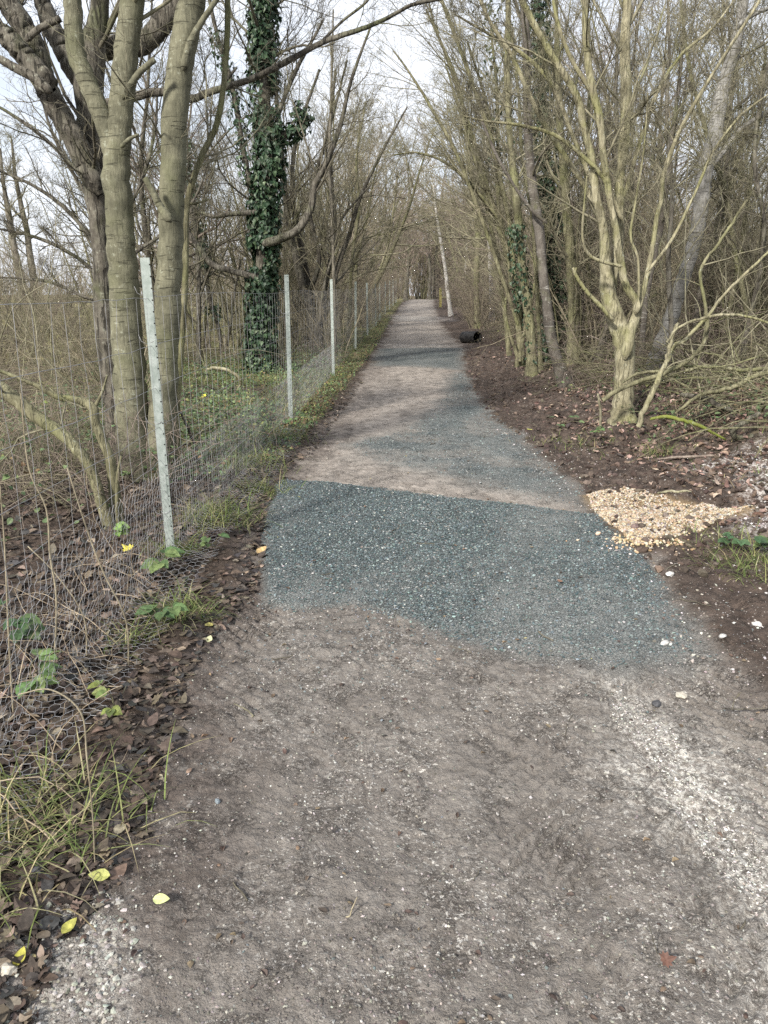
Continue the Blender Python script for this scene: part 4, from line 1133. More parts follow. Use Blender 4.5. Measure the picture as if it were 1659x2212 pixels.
LOOK = {'pole1': 'slender mossy tree', 'pole2': 'slender grey tree', 'birch': 'slender white birch', 'spread1': 'spreading mossy tree', 'spread2': 'spreading dark tree',
        'spread3': 'spreading reddish tree', 'multi1': 'mossy many stemmed tree', 'multi2': 'dark many stemmed tree', 'arch1': 'overhanging mossy tree', 'arch2': 'overhanging straw twigged tree',
        'shrub1': 'olive twiggy shrub', 'shrub2': 'straw coloured shrub', 'shrub3': 'reddish twiggy shrub',
        'cane1': 'straw coloured bramble', 'cane2': 'reddish bramble', 'cane3': 'olive bramble'}


def where(x, y):
    left = x < xl(y)
    off = (xl(y) - x) if left else (x - xr(y))
    if left: dep = 'close behind the fence' if off < 2.2 else 'some way behind the fence' if off < 6 else 'deep behind the fence'
    else: dep = 'at the bank edge' if off < 2.2 else 'inside the bank thicket' if off < 6 else 'deep in the bank thicket'
    if y < 8: d = 'near the first post' if left else 'beside the golden gravel'
    elif y < 12: d = 'near the second post' if left else 'level with the forked tree'
    elif y < 17: d = 'near the third post' if left else 'beyond the leaning trunk'
    elif y < 22: d = 'near the fourth post' if left else 'just before the black pipe'
    elif y < 28: d = 'near the fifth post' if left else 'just past the black pipe'
    elif y < 40: d = 'towards the far posts' if left else 'well past the black pipe'
    elif y < 52: d = 'below the crest of the track'
    elif y < 66: d = 'at the crest of the track'
    elif y < 90: d = 'just over the crest'
    else: return ('distant wood left of the track end' if left else 'distant wood closing the track end')
    return f'{dep}, {d}'


gp = np.random.default_rng(77)
POS = []
# overhanging trees lining the track
for side in (-1, 1):
    y = 25.5 if side > 0 else 21.5
    while y < 92:
        off = gp.uniform(.9, 2.4) + (.6 if side < 0 else .8)
        if side > 0 and y < 48: off += 1.0
        xx = (xl(y) - off) if side < 0 else (xr(y) + off)
        kind = gp.choice(['arch1', 'arch2', 'pole1', 'spread1', 'multi1', 'multi2', 'birch', 'spread3'], p=[.27, .22, .08, .10, .12, .08, .04, .09])
        POS.append((kind, xx, y, gp.uniform(.7, 1.05) * (.8 if side < 0 and y < 24 else 1), -side * gp.uniform(.02, .12), side))
        y += gp.uniform(1.1, 2.3) * (1 + y / 70)
# thicket behind on the bank
for i in range(40):
    y = 13 * (52 / 13) ** gp.random(); xx = xr(y) + gp.uniform(3.4, 5.4 + y * .42)
    kind = gp.choice(['pole1', 'pole2', 'spread1', 'spread2', 'multi1', 'multi2', 'spread3'])
    POS.append((kind, xx, y, gp.uniform(.75, 1.1), gp.uniform(-.08, .08), 0))
# looser wood behind the fence
for i in range(24):
    y = 15 * (50 / 15) ** gp.random(); xx = xl(y) - gp.uniform(2.2, 3.0 + y * .20)
    kind = gp.choice(['pole1', 'pole2', 'spread1', 'spread2', 'multi1', 'multi2', 'spread3'])
    POS.append((kind, xx, y, gp.uniform(.6, .95), gp.uniform(-.08, .08), 0))
# closing trees beyond the crest
for i in range(36):
    y = gp.uniform(74, 120); xx = 4.2 + (y - 70) * .06 + gp.normal(0, 8)
    kind = gp.choice(['spread1', 'spread3', 'multi1', 'multi2', 'spread3', 'arch2'])
    POS.append((kind, xx, y, gp.uniform(1.0, 1.7), gp.uniform(-.05, .05), 0))
for i in range(16):
    y = gp.uniform(69, 82); POS.append((gp.choice(['multi2', 'multi1', 'spread3']), xl(y) + (y - 67) * .0 + gp.uniform(-2.5, 5.5) + (1.2 if y < 73 else 0), y + 3, gp.uniform(.45, 1.2), 0, 0))
for (k_, x_, y_, s_, tl, sd) in POS:
    rz = gp.uniform(0, 6.28) if not (sd and 'arch' in k_) else (math.pi if sd > 0 else 0) + gp.uniform(-.6, .6)
    place(get(k_, y_), x_, y_, s_, rz, f'{LOOK[k_]} {where(x_, y_)}', 'bare trees of the wood on the fence side' if x_ < xl(y_) else 'bare trees of the wood on the bank side', (gp.uniform(-.05, .05), tl if 'arch' not in k_ else 0))
SH = []
for i in range(64):
    y = 12.0 * (42 / 12.5) ** gp.random(); xx = xr(y) + gp.uniform(2.0, 3.5 + y * .40)
    SH.append((gp.choice(['shrub1', 'shrub2', 'shrub3']), xx, y, gp.uniform(.7, 1.3)))
for i in range(40):
    y = 9.5 * (40 / 8.5) ** gp.random(); xx = xf(y) - gp.uniform(2.2, 2.8 + y * .38)
    SH.append((gp.choice(['shrub1', 'shrub2', 'shrub3', 'shrub1']), xx, y, gp.uniform(.35, .75)))
for i in range(20):
    y = gp.uniform(19, 64); SH.append((gp.choice(['shrub2', 'shrub3', 'shrub2']), xf(y) - gp.uniform(.3, 1.8), y, gp.uniform(.55, .9)))
for i in range(20):
    y = gp.uniform(25, 64); SH.append((gp.choice(['shrub2', 'shrub3', 'shrub3']), xr(y) + gp.uniform(.9, 2.4), y, gp.uniform(.5, .85)))
for i in range(9):
    y = gp.uniform(26, 48); SH.append((gp.choice(['shrub2', 'shrub3', 'shrub1']), -gp.uniform(7, 30), y, gp.uniform(.5, 1.1)))
for i in range(40):
    y = gp.uniform(10.5, 26); SH.append((gp.choice(['cane1', 'cane2', 'cane3']), xr(y) + gp.uniform(2.0, 3 + y * .4), y, gp.uniform(.7, 1.4)))
for i in range(62):
    y = 5.4 * (26 / 4.8) ** gp.random(); u_ = gp.uniform(.8, 1.4 + y * .42)
    if 5.5 < y < 16 and xf(y) - u_ > -.36 * y: continue
    SH.append((gp.choice(['cane1', 'cane2', 'cane3']), xf(y) - u_, y, gp.uniform(.55, 1.0)))
for (k_, x_, y_, s_) in SH:
    place(get(k_, y_), x_, y_, s_, gp.uniform(0, 6.28), f'{LOOK[k_]} {where(x_, y_)}', ('brambles' if 'cane' in k_ else 'bare shrubs') + (' behind the fence' if x_ < xl(y_) else ' on the bank'), (gp.uniform(-.1, .1), gp.uniform(-.1, .1)))

def distant(name, label, N, fx, fy, hh, seed, mat):
    ga = np.random.default_rng(seed); x = ga.uniform(*fx, N); y = ga.uniform(*fy, N); h = ga.uniform(*hh, N)
    st = np.empty((N, 6, 3)); p = np.stack([x, y, h0(x, y) - .2], 1); d = unit(np.stack([ga.normal(0, .12, N), ga.normal(0, .12, N), np.ones(N)], 1))
    for k in range(6):
        st[:, k] = p; d = unit(d + ga.normal(0, .07, (N, 3))); p = p + d * (h / 5)[:, None]
    rr = (h * .008)[:, None] * np.linspace(1, .3, 6)[None]
    t_ = Tubes(); t_.add(st, rr, 4)
    a, b = spawn(ga, st, rr, 12, tr=(.1, 1), ang=(25, 60), ratio=.32, n=5, wig=.16, up=.06, rr=.5, rmin=.012); t_.add(a, b, 3)
    a, b = spawn(ga, a, b, 5, ratio=.45, n=4, wig=.2, rmin=.011); t_.add(a, b, 3)
    tag(t_.build(name, mat), label, 'woodland', kind='stuff')


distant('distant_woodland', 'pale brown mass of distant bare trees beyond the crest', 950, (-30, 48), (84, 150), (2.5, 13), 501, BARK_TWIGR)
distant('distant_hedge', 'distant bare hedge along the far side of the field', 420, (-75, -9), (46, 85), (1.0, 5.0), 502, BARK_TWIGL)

# ------------------------------------------------------------------ the fence
fb = np.array([FEN[2, 0], FEN[2, 1], float(H(FEN[2:3, 0], FEN[2:3, 1])[0])])
fence = thing('wire_fence', 'galvanised wire mesh fence on steel angle posts along the track', 'fence', fb)
post_y = [(FEN[2, 1], 1.755)] + [(v, 1.74) for v in FEN[3:8, 1]]
yy = FEN[7, 1] + 5
while yy < 64: post_y.append((yy, 1.7)); yy += 5.2


def angle_post(x, y, h, tilt):
    w, th = .048, .005
    prof = np.array([[-.024, -.004], [.028, -.004], [.028, .001], [-.019, .001], [-.019, .046], [-.024, .046]])
    z = np.linspace(-.3, h, 12)
    V = np.array([[px + tilt[0] * zz, py + tilt[1] * zz, zz] for zz in z for px, py in prof]); n = len(prof)
    F = [[i * n + j, i * n + (j + 1) % n, (i + 1) * n + (j + 1) % n, (i + 1) * n + j] for i in range(len(z) - 1) for j in range(n)]
    top = (len(z) - 1) * n
    F += [[top, top + 1, top + 2, top + 3], [top, top + 3, top + 4, top + 5]]
    o = mesh_from('post', V, np.array(F), STEEL, fence, None, False)
    zz = float(h0(np.array([x]), np.array([y]))[0])
    o.location = (x - fb[0], y - fb[1], zz - fb[2])
    o.rotation_euler = (0, 0, gpost.uniform(-.25, .25))
    return o


gpost = np.random.default_rng(5)
for (y_, h_) in post_y:
    angle_post(float(xf(y_)), float(y_), h_, (gpost.normal() * .006, gpost.normal() * .006))
wt = Tubes(); gw = np.random.default_rng(6)
yv = np.arange(-2.5, 60, .15)
def fgz(y): return H(xf(y), y)
zb = h0(xf(yv), yv) + .03
for hz in (.12, .26, .42, .60, .80, 1.02, 1.26, 1.52):
    sag = .025 * np.sin(yv * 1.3) + gw.normal(0, .006, len(yv))
    pl = np.stack([xf(yv) - .008 + gw.normal(0, .004, len(yv)), yv, zb + hz + sag * .5], 1)
    wt.add(pl, np.full(len(yv), .0014), 4)
vv = np.zeros((len(yv), 9, 3))
for i in range(9):
    f = i / 8
    vv[:, i, 0] = xf(yv) - .008 + gw.normal(0, .004, len(yv)); vv[:, i, 1] = yv + gw.normal(0, .006, len(yv)); vv[:, i, 2] = zb + .02 + 1.5 * f + .012 * np.sin(yv * 1.3)
wt.add(vv, np.full(vv.shape[:2], .0011), 3)
for (y_, h_) in post_y[:5]:
    for hz in (.26, .80, 1.26, 1.52):
        an = np.linspace(0, 6.9, 18); cx, cz = float(xf(y_)), float(h0(np.array([xf(y_)]), np.array([y_]))[0]) + .03 + hz
        wt.add(np.stack([cx - .004 + .034 * np.cos(an), y_ + .018 + .034 * np.sin(an), cz + .006 * np.sin(an * 2.5) + .004 * an], 1), np.full(18, .0016), 4)
        wt.add(np.array([[cx - .03, y_ - .01, cz], [cx - .06, y_ - .03, cz + .02], [cx - .075, y_ - .02, cz + .055]]), np.array([.0016, .0015, .0012]), 4)
wt.build('wire_mesh', WIRE, fence, fb)
# hexagon netting over the lower half and folded out on the verge
nt_ = Tubes()


def netting(y0, y1, rows, cell, fn):
    cols = int((y1 - y0) / cell)
    segs = []
    def pt(c, r):   # zigzag node
        return fn(y0 + c * cell * .5, r)
    c = np.arange(cols * 2)
    for r in range(rows):
        zz = r * 1.0 + np.where((c + r) % 2 == 0, .0, .33)
        pts = fn(y0 + c * cell * .5, zz)
        segs.append(np.stack([pts[:-1], pts[1:]], 1))
        k = (c + r) % 2 == 1
        a = fn(y0 + c[k] * cell * .5, zz[k]); b_ = fn(y0 + c[k] * cell * .5, np.full(k.sum(), r + 1.0))
        segs.append(np.stack([a, b_], 1))
    s = np.concatenate(segs); nt_.add(s, np.full(s.shape[:2], .00095), 3)


CELL = .05
def f_vert(y, r):
    z = h0(xf(y), y) + .03 + r * .040
    return np.stack([xf(y) + .012 + .012 * fbm(y, r * .3, 2.5, 2, 3), y + .006 * fbm(y, r, 7, 1, 4), z], 1)
def f_skirt(y, r):
    d = r * .04
    xx = xf(y) + .012 + d * .85
    return np.stack([xx, y + .01 * fbm(y, r, 5, 1, 8), H(xx, y) + .02 + .05 * np.exp(-d * 9) + .03 * (fbm(y, d, 4, 2, 9) + .3)], 1)
netting(-1.5, 15, 14, CELL, f_vert)
netting(1.0, 9, 8, CELL, f_skirt)
nt_.build('netting', WIRE, fence, fb)

# ------------------------------------------------------------------ grasses, stems and low plants
class Blades:
    def __init__(s): s.V = []; s.F = []; s.C = []; s.n = 0

    def add(s, g, pos, length, width, lean, cols, w, segs=4, droop=1.0):
        N = len(pos)
        a = g.uniform(0, 6.283, N); d = np.stack([np.cos(a), np.sin(a), np.zeros(N)], 1)
        side = np.stack([-np.sin(a), np.cos(a), np.zeros(N)], 1)
        L = g.uniform(length[0], length[1], N); ln = g.uniform(lean[0], lean[1], N)
        t = np.linspace(0, 1, segs + 1)
        out = np.empty((N, segs + 1, 2, 3)); p = pos.copy(); th = ln.copy()
        for k in range(segs + 1):
            ww = (width * (1 - t[k] ** 1.5 * .9))
            out[:, k, 0] = p - side * ww * .5; out[:, k, 1] = p + side * ww * .5
            th = th + droop * g.uniform(.1, .5, N)
            p = p + (d * np.sin(th)[:, None] + np.array([0, 0, 1.]) * np.cos(th)[:, None]) * (L / segs)[:, None]
        q = np.array([[2 * k, 2 * k + 1, 2 * k + 3, 2 * k + 2] for k in range(segs)])
        s.V.append(out.reshape(-1, 3)); s.F.append((q[None] + (np.arange(N) * 2 * (segs + 1))[:, None, None]).reshape(-1, 4) + s.n)
        s.C.append(np.repeat(palette(g, N, cols, w), 2 * (segs + 1), 0)); s.n += N * 2 * (segs + 1)

    def build(s, name, mat, parent=None, base=None):
        return mesh_from(name, np.concatenate(s.V), np.concatenate(s.F), mat, parent, base, True, np.concatenate(s.C))


GREENS = [(.095, .130, .040), (.14, .175, .058), (.20, .215, .085), (.33, .30, .165)]
STRAWC = [(.36, .29, .19), (.46, .39, .27), (.27, .20, .13), (.18, .12, .08)]
gg = np.random.default_rng(41)


def tuft(u, v, n, L, spread, label, cols=GREENS, w=(3, 3, 2, 1.2), width=.005, lean=(.1, .9)):
    q = G(u, v)
    b = Blades(); x = q[0] + gg.normal(0, spread, n); y = q[1] + gg.normal(0, spread, n)
    b.add(gg, np.stack([x, y, H(x, y) - .01], 1), L, width, lean, cols, w)
    o = b.build('grass_tuft', STRAW, base=q); o.location = [float(c) for c in q]
    tag(o, label, 'grass tuft', 'grass tufts along the verges')


tuft(470, 1130, 420, (.14, .36), .14, 'arching green grass tuft on the verge right of the first post')
tuft(520, 1010, 460, (.14, .36), .20, 'bushy grass tuft at the verge edge between first and second post')
tuft(390, 1330, 220, (.12, .26), .08, 'fine grass tuft growing at the verge below the first post')
tuft(376, 1205, 200, (.12, .28), .06, 'grass tuft growing round the foot of the first fence post')
tuft(290, 1395, 70, (.10, .24), .06, 'sparse green blades in leaf litter beside the netting')
tuft(110, 1770, 220, (.14, .34), .13, 'straggly green and straw grass at the lower left verge', w=(2, 3, 3, 4))
tuft(20, 1900, 90, (.14, .30), .09, 'few straw blades in the bottom left corner of the verge', w=(1, 2, 2, 5))
tuft(560, 1060, 240, (.10, .26), .12, 'low green grass tuft by the upper corner of the grey stone')
tuft(600, 950, 320, (.12, .3), .22, 'thick grass tuft on the verge just before the second post')
tuft(1420, 972, 130, (.12, .26), .08, 'fresh green grass tuft below the pale forked tree')
tuft(1250, 960, 200, (.08, .2), .25, 'short grass patch at the top edge of the grey stone')
tuft(1590, 1200, 220, (.10, .25), .15, 'green grass tuft on the soil right of the golden gravel')
tuft(1640, 1240, 120, (.10, .22), .10, 'grass tuft at the frame edge below the golden gravel')
tuft(1520, 900, 160, (.15, .35), .25, 'straw coloured grass in the brush pile', STRAWC, (3, 3, 2, 1))
tuft(1100, 700, 500, (.2, .55), .5, 'bleached dry grass clump by the white speckled birch', STRAWC, (3, 4, 1, .5), .012)

gr = Blades()
N = 9000
x, y = scatter_points(gg, N, 7.0, 60, lambda y, t: xf(y) - .25 + t * (xl(y) - xf(y) + .15), .9)
gr.add(gg, np.stack([x, y, H(x, y) - .01], 1), (.06, .2), .007, (.1, 1.0), GREENS + [(.24, .18, .11)], (3, 3, 2.5, 1, 1))
x, y = scatter_points(gg, 26000, 8.0, 32, lambda y, t: xf(y) - t * (1.5 + .18 * y), .9)
k = fbm(x, y, .5, 2, 15) > -.25; x, y = x[k], y[k]
gr.add(gg, np.stack([x, y, H(x, y) - .01], 1), (.08, .26), .010, (.1, 1.0), GREENS, (3, 3, 2, 1))
x = gg.uniform(-40, -6, 9000); y = gg.uniform(16, 45, 9000)
gr.add(gg, np.stack([x, y, H(x, y) - .01], 1), (.2, .5), .03, (.1, .8), [(.20, .20, .075), (.28, .26, .11), (.34, .29, .15)], (3, 3, 2))
x, y = scatter_points(gg, 5000, 6, 40, lambda y, t: xr(y) + .9 + t * (2 + .2 * y), 1)
k = fbm(x, y, .6, 2, 19) > .05; x, y = x[k], y[k]
gr.add(gg, np.stack([x, y, H(x, y) - .01], 1), (.06, .2), .008, (.1, 1.1), GREENS + [(.34, .27, .16)], (2, 2, 2, 1, 2))
tag(gr.build('grass', STRAW), 'short rough grass along the fence and over the field', 'grass', kind='stuff')

# leafy ground cover behind the fence and on the bank
cov = Scatter()


def cover(x, y, hmax, size, cols, w, tm):
    n = len(x); pos = np.stack([x, y, H(x, y) + .01 + gg.random(n) ** 1.5 * hmax], 1)
    rot = rotmats(gg, n, np.array([[0, -.25, 1.]]), .45)
    s = gg.uniform(size[0], size[1], n); c = palette(gg, n, cols, w)
    which = gg.integers(0, len(tm), n)
    for k, t in enumerate(tm): cov.add(t, pos[which == k], rot[which == k], s[which == k], c[which == k])


CG = [(.060, .100, .045), (.10, .150, .070), (.155, .21, .095), (.26, .28, .10), (.18, .12, .065)]
x, y = scatter_points(gg, 20000, 6.3, 19, lambda y, t: xf(y) - .1 - t ** 1.1 * (1.0 + .24 * y), 1.0)
k = fbm(x, y, .8, 3, 45) > -.15; x, y = x[k], y[k]
cover(x, y, .30, (.018, .052), CG, (4, 4, 2.4, .6, 1), T_SERR + T_IVY)
x, y = scatter_points(gg, 1500, 4.5, 14, lambda y, t: xf(y) - .8 - t * (1.0 + .4 * y), 1.0)
cover(x, y, .5, (.02, .055), CG, (3, 4, 2, .6, .8), T_SERR + T_IVY)
x, y = scatter_points(gg, 3000, 7, 40, lambda y, t: xf(y) - .1 + t ** 1.3 * (xl(y) - xf(y) + .05), .9)
cover(x, y, .10, (.02, .05), CG, (2, 3, 3, 1.5, 3), T_SERR + T_OVATE[:1])
x, y = scatter_points(gg, 6000, 7.4, 30, lambda y, t: xr(y) + 1.2 + t * (1.5 + .3 * y), 1.0)
k = fbm(x, y, .7, 3, 49) > .0; x, y = x[k], y[k]
cover(x, y, .22, (.025, .065), CG, (3, 4, 3, .6, .6), T_SERR + T_IVY)
tag(cov.build('ground_cover', LEAFY), 'low green bramble and ivy leaves covering the wood floor', 'ground cover', kind='stuff')

# dry stalk tangle in the near left corner
ds = Tubes(); gd = np.random.default_rng(55)
N = 110
y = 1.9 + gd.random(N) ** 1.6 * 2.6; x = xf(y) + .42 - gd.random(N) * .8 - .1 * (y - 2)
st = np.empty((N, 9, 3)); p = np.stack([x, y, H(x, y)], 1); a = gd.uniform(0, 6.28, N)
el = gd.uniform(.25, 1.4, N); a = np.where(np.cos(a) > .3, math.pi - a, a); d = np.stack([np.cos(a) * np.cos(el), np.sin(a) * np.cos(el), np.sin(el)], 1); L = gd.uniform(.25, .9, N)
for k in range(9):
    st[:, k] = p; d = unit(d + gd.normal(0, .14, (N, 3)) + np.array([0, 0, -.17])); p = p + d * (L / 8)[:, None]
    p[:, 2] = np.maximum(p[:, 2], H(p[:, 0], p[:, 1]) + .006)
ds.add(st, np.linspace(.0020, .0005, 9)[None] * gd.uniform(.5, 1.5, (N, 1)), 4)
tag(ds.build('dry_stalks', plain('dry_stalk', (.19, .145, .10), (.40, .33, .235), 9, .8)), 'tangle of dry straw coloured stalks over the lower left verge', 'dry stalks', kind='stuff')

# tall dry canes through the fence mesh, each on its own
CANES = [
    ([(30, 1560, 5), (20, 1400, 5), (10, 1180, 4), (0, 1050, 3)], 'tall pale dry cane at the left frame edge inside the fence'),
    ([(115, 1480, 6), (122, 1300, 5), (108, 1200, 5), (100, 1100, 4), (62, 1010, 4), (45, 850, 3)], 'tall straw cane rising through the netting left of the leaning stem'),
    ([(278, 1450, 4), (272, 1340, 4), (225, 1240, 4), (190, 1150, 4), (145, 1010, 3)], 'thin reddish cane bowing across the netting below the first post'),
    ([(188, 1430, 4), (180, 1330, 4), (120, 1240, 3), (60, 1180, 3)], 'short bowed straw cane crossing behind the netting'),
    ([(205, 1870, 4), (200, 1760, 4), (188, 1640, 5), (175, 1540, 5), (110, 1490, 4), (40, 1500, 3)], 'long bent dry cane arching over the lower left grass'),
    ([(305, 1000, 3), (296, 900, 3), (300, 820, 3), (318, 745, 2)], 'pale thin cane standing against the smooth olive stems'),
]
for i, (pts, lab) in enumerate(CANES):
    q = G(pts[0][0], pts[0][1]); l, r = stem(pts, q[1] - (.1 if i == 5 else 0))
    l[0, 2] -= .03
    tb = Tubes(); tb.add(l, np.maximum(r, .0018), 6)
    o = tb.build('dry_cane', BARK_TWIGL, None, q); o.location = [float(c) for c in q]
    tag(o, lab, 'plant stem')

# bramble sprigs with big leaves
def sprig(u, v, n, size, spread, label, cols=((.075, .125, .05), (.11, .17, .065), (.16, .22, .08)), h=.12, tm=T_SERR):
    q = G(u, v); t = thing('bramble_sprig', label, 'plant', q)
    tb = Tubes(); sc = Scatter(); ga = np.random.default_rng(int(u * 7 + v))
    for i in range(n):
        a = ga.uniform(0, 6.28); rr = spread * ga.uniform(.3, 1); top = np.array([math.cos(a) * rr, math.sin(a) * rr, h * ga.uniform(.5, 1.1)])
        l = smooth_line([np.zeros(3), top * [.4, .4, .8], top], 4); tb.add(l + q, np.full(len(l), .0016), 4)
        for k, da in enumerate((-.9, 0, .9)):
            aa = a + da; y = unit(np.array([math.cos(aa), math.sin(aa), -.12])); z = unit(np.array([0, -.35, 1]) + .2 * ga.normal(size=3)); xx = unit(np.cross(y, z)); z = np.cross(xx, y)
            s = size * ga.uniform(.7, 1.1)
            sc.add(tm[0], (top + q)[None], np.stack([xx, y, z], 1)[None], np.array([s]), palette(ga, 1, list(cols), [1] * len(cols)))
    tb.build('stem', BARK_OLIVE, t, q); sc.build('leaves', LEAFY, t, q)


sprig(345, 1362, 4, .085, .10, 'three leaved green bramble sprig on the verge below the first post')
sprig(352, 1250, 2, .12, .07, 'large green bramble leaf at the foot of the first fence post')
sprig(243, 1180, 2, .085, .09, 'bright green leaf sprig in front of the leaning mossy stem', ((.14, .22, .06), (.18, .26, .08)))
sprig(45, 1420, 4, .12, .12, 'dark green bramble leaves at the left frame edge', ((.06, .11, .045), (.09, .15, .06)), h=.22)
sprig(65, 1510, 3, .10, .10, 'bramble sprig low in the netting near the left edge', h=.15)
sprig(462, 1200, 3, .06, .07, 'small green sprig in leaf litter right of the first post')
sprig(290, 1050, 5, .07, .12, 'pale green sprig at the foot of the smooth olive stems', ((.13, .19, .07), (.17, .24, .09)))
sprig(255, 1560, 3, .06, .10, 'yellow green sprig among the leaves beside the grass', ((.20, .22, .06), (.14, .18, .06)))
sprig(480, 1005, 5, .06, .14, 'green sprig on the verge where the netting folds out')
sprig(640, 930, 5, .07, .18, 'leafy green sprig at the foot of the second post')
sprig(1590, 1195, 4, .07, .10, 'dark green leaf sprig beside the golden gravel', ((.05, .10, .045), (.08, .14, .06)))
sprig(1300, 945, 5, .06, .2, 'green sprig in front of the forked tree by the twig stump')
sprig(1215, 915, 5, .07, .25, 'pale green sprig on the soil bank above the grey stone', ((.13, .19, .09), (.10, .15, .07)))
sprig(1650, 1190, 3, .08, .1, 'light green leaf sprig at the right frame edge')

# single fallen leaves that stand out
for (u, v, s, col, lab, tm) in [
    (290, 1240, .08, (.46, .40, .06), 'bright yellow leaf caught in the netting below the first post', T_MAPLE),
    (460, 1350, .055, (.40, .36, .12), 'yellow leaf lying on the dark mud edge', T_OVATE),
    (448, 1388, .055, (.50, .50, .30), 'pale cream leaf lying just below the yellow one', T_OVATE),
    (332, 1955, .05, (.50, .54, .25), 'pale lime leaf lying on the mud of the lower track', T_OVATE),
    (135, 2030, .05, (.34, .33, .08), 'small yellow leaf among dark leaves near the lower corner', T_OVATE),
    (35, 2100, .05, (.34, .32, .06), 'tiny yellow leaf beside the pale rounded stone', T_OVATE),
    (240, 1905, .06, (.36, .37, .12), 'yellow green leaf on the grassy verge corner', T_OVATE),
    (1423, 2092, .042, (.13, .068, .050), 'reddish brown crumpled leaf alone on the mud track', T_MAPLE),
    (413, 2325, .06, (.08, .035, .03), 'dark purple crumpled leaf on the lower track', T_MAPLE),
    (415, 2318, .06, (.085, .04, .035), 'dark reddish leaf curled on the mud of the lower track', T_MAPLE),
    (1210, 1268, .05, (.26, .15, .10), 'small tan leaf lying on the grey stone patch', T_OVATE),
    (555, 1195, .09, (.46, .33, .16), 'tan yellow leaf on the verge right of the first post', T_OVATE),
    (435, 880, .12, (.55, .50, .07), 'yellow leaf hanging in the green cover behind the fence', T_OVATE),
    (1145, 930, .11, (.50, .50, .14), 'yellow green leaf at the soil edge of the grey stone', T_OVATE),
]:
    if v > 2212: continue
    q = G(u, v); sc = Scatter()
    if lab.startswith('bright yellow') or 'hanging' in lab: q[2] += .10
    y_ = unit(np.array([gg.normal(), gg.normal(), .1])); z_ = unit(np.array([.15 * gg.normal(), -.45, 1.])); x_ = unit(np.cross(y_, z_)); z_ = np.cross(x_, y_)
    sc.add(tm[0], q[None] + np.array([[0, 0, .012]]), np.stack([x_, y_, z_], 1)[None], np.array([s]), np.array([col]))
    o = sc.build('fallen_leaf', LITTER, base=q); o.location = [float(c) for c in q]; tag(o, lab, 'leaf')

# ------------------------------------------------------------------ fallen branches and the brush pile on the bank
def branch(name, label, pts, Yd, mat, seed, twigs=6, cat='branch', per=5):
    l, r = stem(pts, Yd, per)
    gz = H(l[:, 0], l[:, 1]); l[:, 2] = np.maximum(l[:, 2], gz + r * .6)
    b0 = l[0].copy(); t = thing(name, label, cat, b0)
    n = max(14, len(l)); lp, rp = resample(l, r, n); ga = np.random.default_rng(seed)
    lp[1:-1] += ga.normal(size=(n - 2, 3)) * rp[1:-1, None] * .25
    tb = Tubes(); tb.add(lp, rp, 9, .06, seed); tb.build('limb', mat, t, b0)
    if twigs:
        p_, r_ = spawn(ga, lp[None], rp[None], twigs, tr=(.15, 1), ang=(25, 75), ratio=.3, n=6, wig=.2, up=.05, rr=.5, rmax=.012, lmax=1.1)
        tw = Tubes(); tw.add(p_, r_, 4); p2, r2 = spawn(ga, p_, r_, 3, ratio=.45, n=4, wig=.22); tw.add(p2, r2, 3); tw.build('twigs', BARK_TWIG, t, b0)


YB = YR - .5
branch('fallen_branch', 'long olive branch propped across the foot of the forked tree and curving upward', [(1301, 865, 11), (1356, 833, 10), (1419, 812, 10), (1481, 782, 9), (1514, 750, 9), (1529, 707, 8), (1521, 645, 7), (1514, 582, 7), (1556, 520, 6), (1614, 432, 5)], YB, BARK_OLIVE, 1)
branch('fallen_branch', 'stout leaning branch rooted just right of the forked tree', [(1379, 922, 12), (1406, 857, 12), (1434, 795, 11), (1456, 750, 10), (1484, 732, 9), (1519, 695, 8), (1569, 632, 6), (1659, 545, 5), (1740, 470, 3)], YB - .2, BARK_TAN, 2)
branch('fallen_branch', 'pale snapped branch standing from the stout leaning one', [(1438, 785, 8), (1446, 750, 8), (1455, 720, 7), (1466, 698, 6)], YB - .2, BARK_TAN, 3, 2)
branch('fallen_branch', 'long brown branch sweeping low to the right frame edge', [(1459, 893, 5), (1490, 868, 8), (1519, 850, 9), (1589, 835, 10), (1619, 815, 10), (1659, 806, 10), (1740, 800, 9)], YB - .2, BARK_OLIVE, 4)
branch('fallen_branch', 'thin arched branch bowing over the brush pile', [(1344, 826, 5), (1380, 806, 6), (1430, 800, 6), (1469, 790, 5), (1560, 792, 4), (1640, 770, 4)], YB + .1, BARK_OLIVE, 5)
branch('fallen_branch', 'pale green branch arching high over the brush pile', [(1440, 740, 5), (1469, 705, 6), (1531, 685, 6), (1581, 680, 5), (1644, 692, 5), (1720, 720, 4)], YB - .4, BARK_TAN, 6)
branch('fallen_branch', 'mossy yellow branch lying on leaves below the brush pile', [(1405, 905, 6), (1439, 900, 8), (1500, 914, 9), (1540, 935, 7), (1568, 950, 5)], YB - 1.0, bark('moss_bark', (.13, .12, .05), (.22, .22, .07), moss=(.14, .17, .03), mossy=.9), 7, 2)
branch('fallen_branch', 'dark wet crooked branch lying at the right of the leaf bank', [(1640, 892, 10), (1610, 912, 11), (1579, 932, 12), (1590, 944, 12), (1625, 955, 10)], YB - 1.1, BARK_DARK, 8, 1)
branch('fallen_branch', 'dark branch half hidden beneath the brush pile', [(1470, 850, 9), (1520, 862, 13), (1560, 878, 14), (1580, 890, 9)], YB - .1, BARK_DARK, 9, 2)
branch('fallen_branch', 'dark curved branch behind the brush pile at the right', [(1480, 800, 8), (1540, 790, 9), (1600, 800, 9), (1680, 795, 8)], YB + .6, BARK_OLIVE, 10, 4)
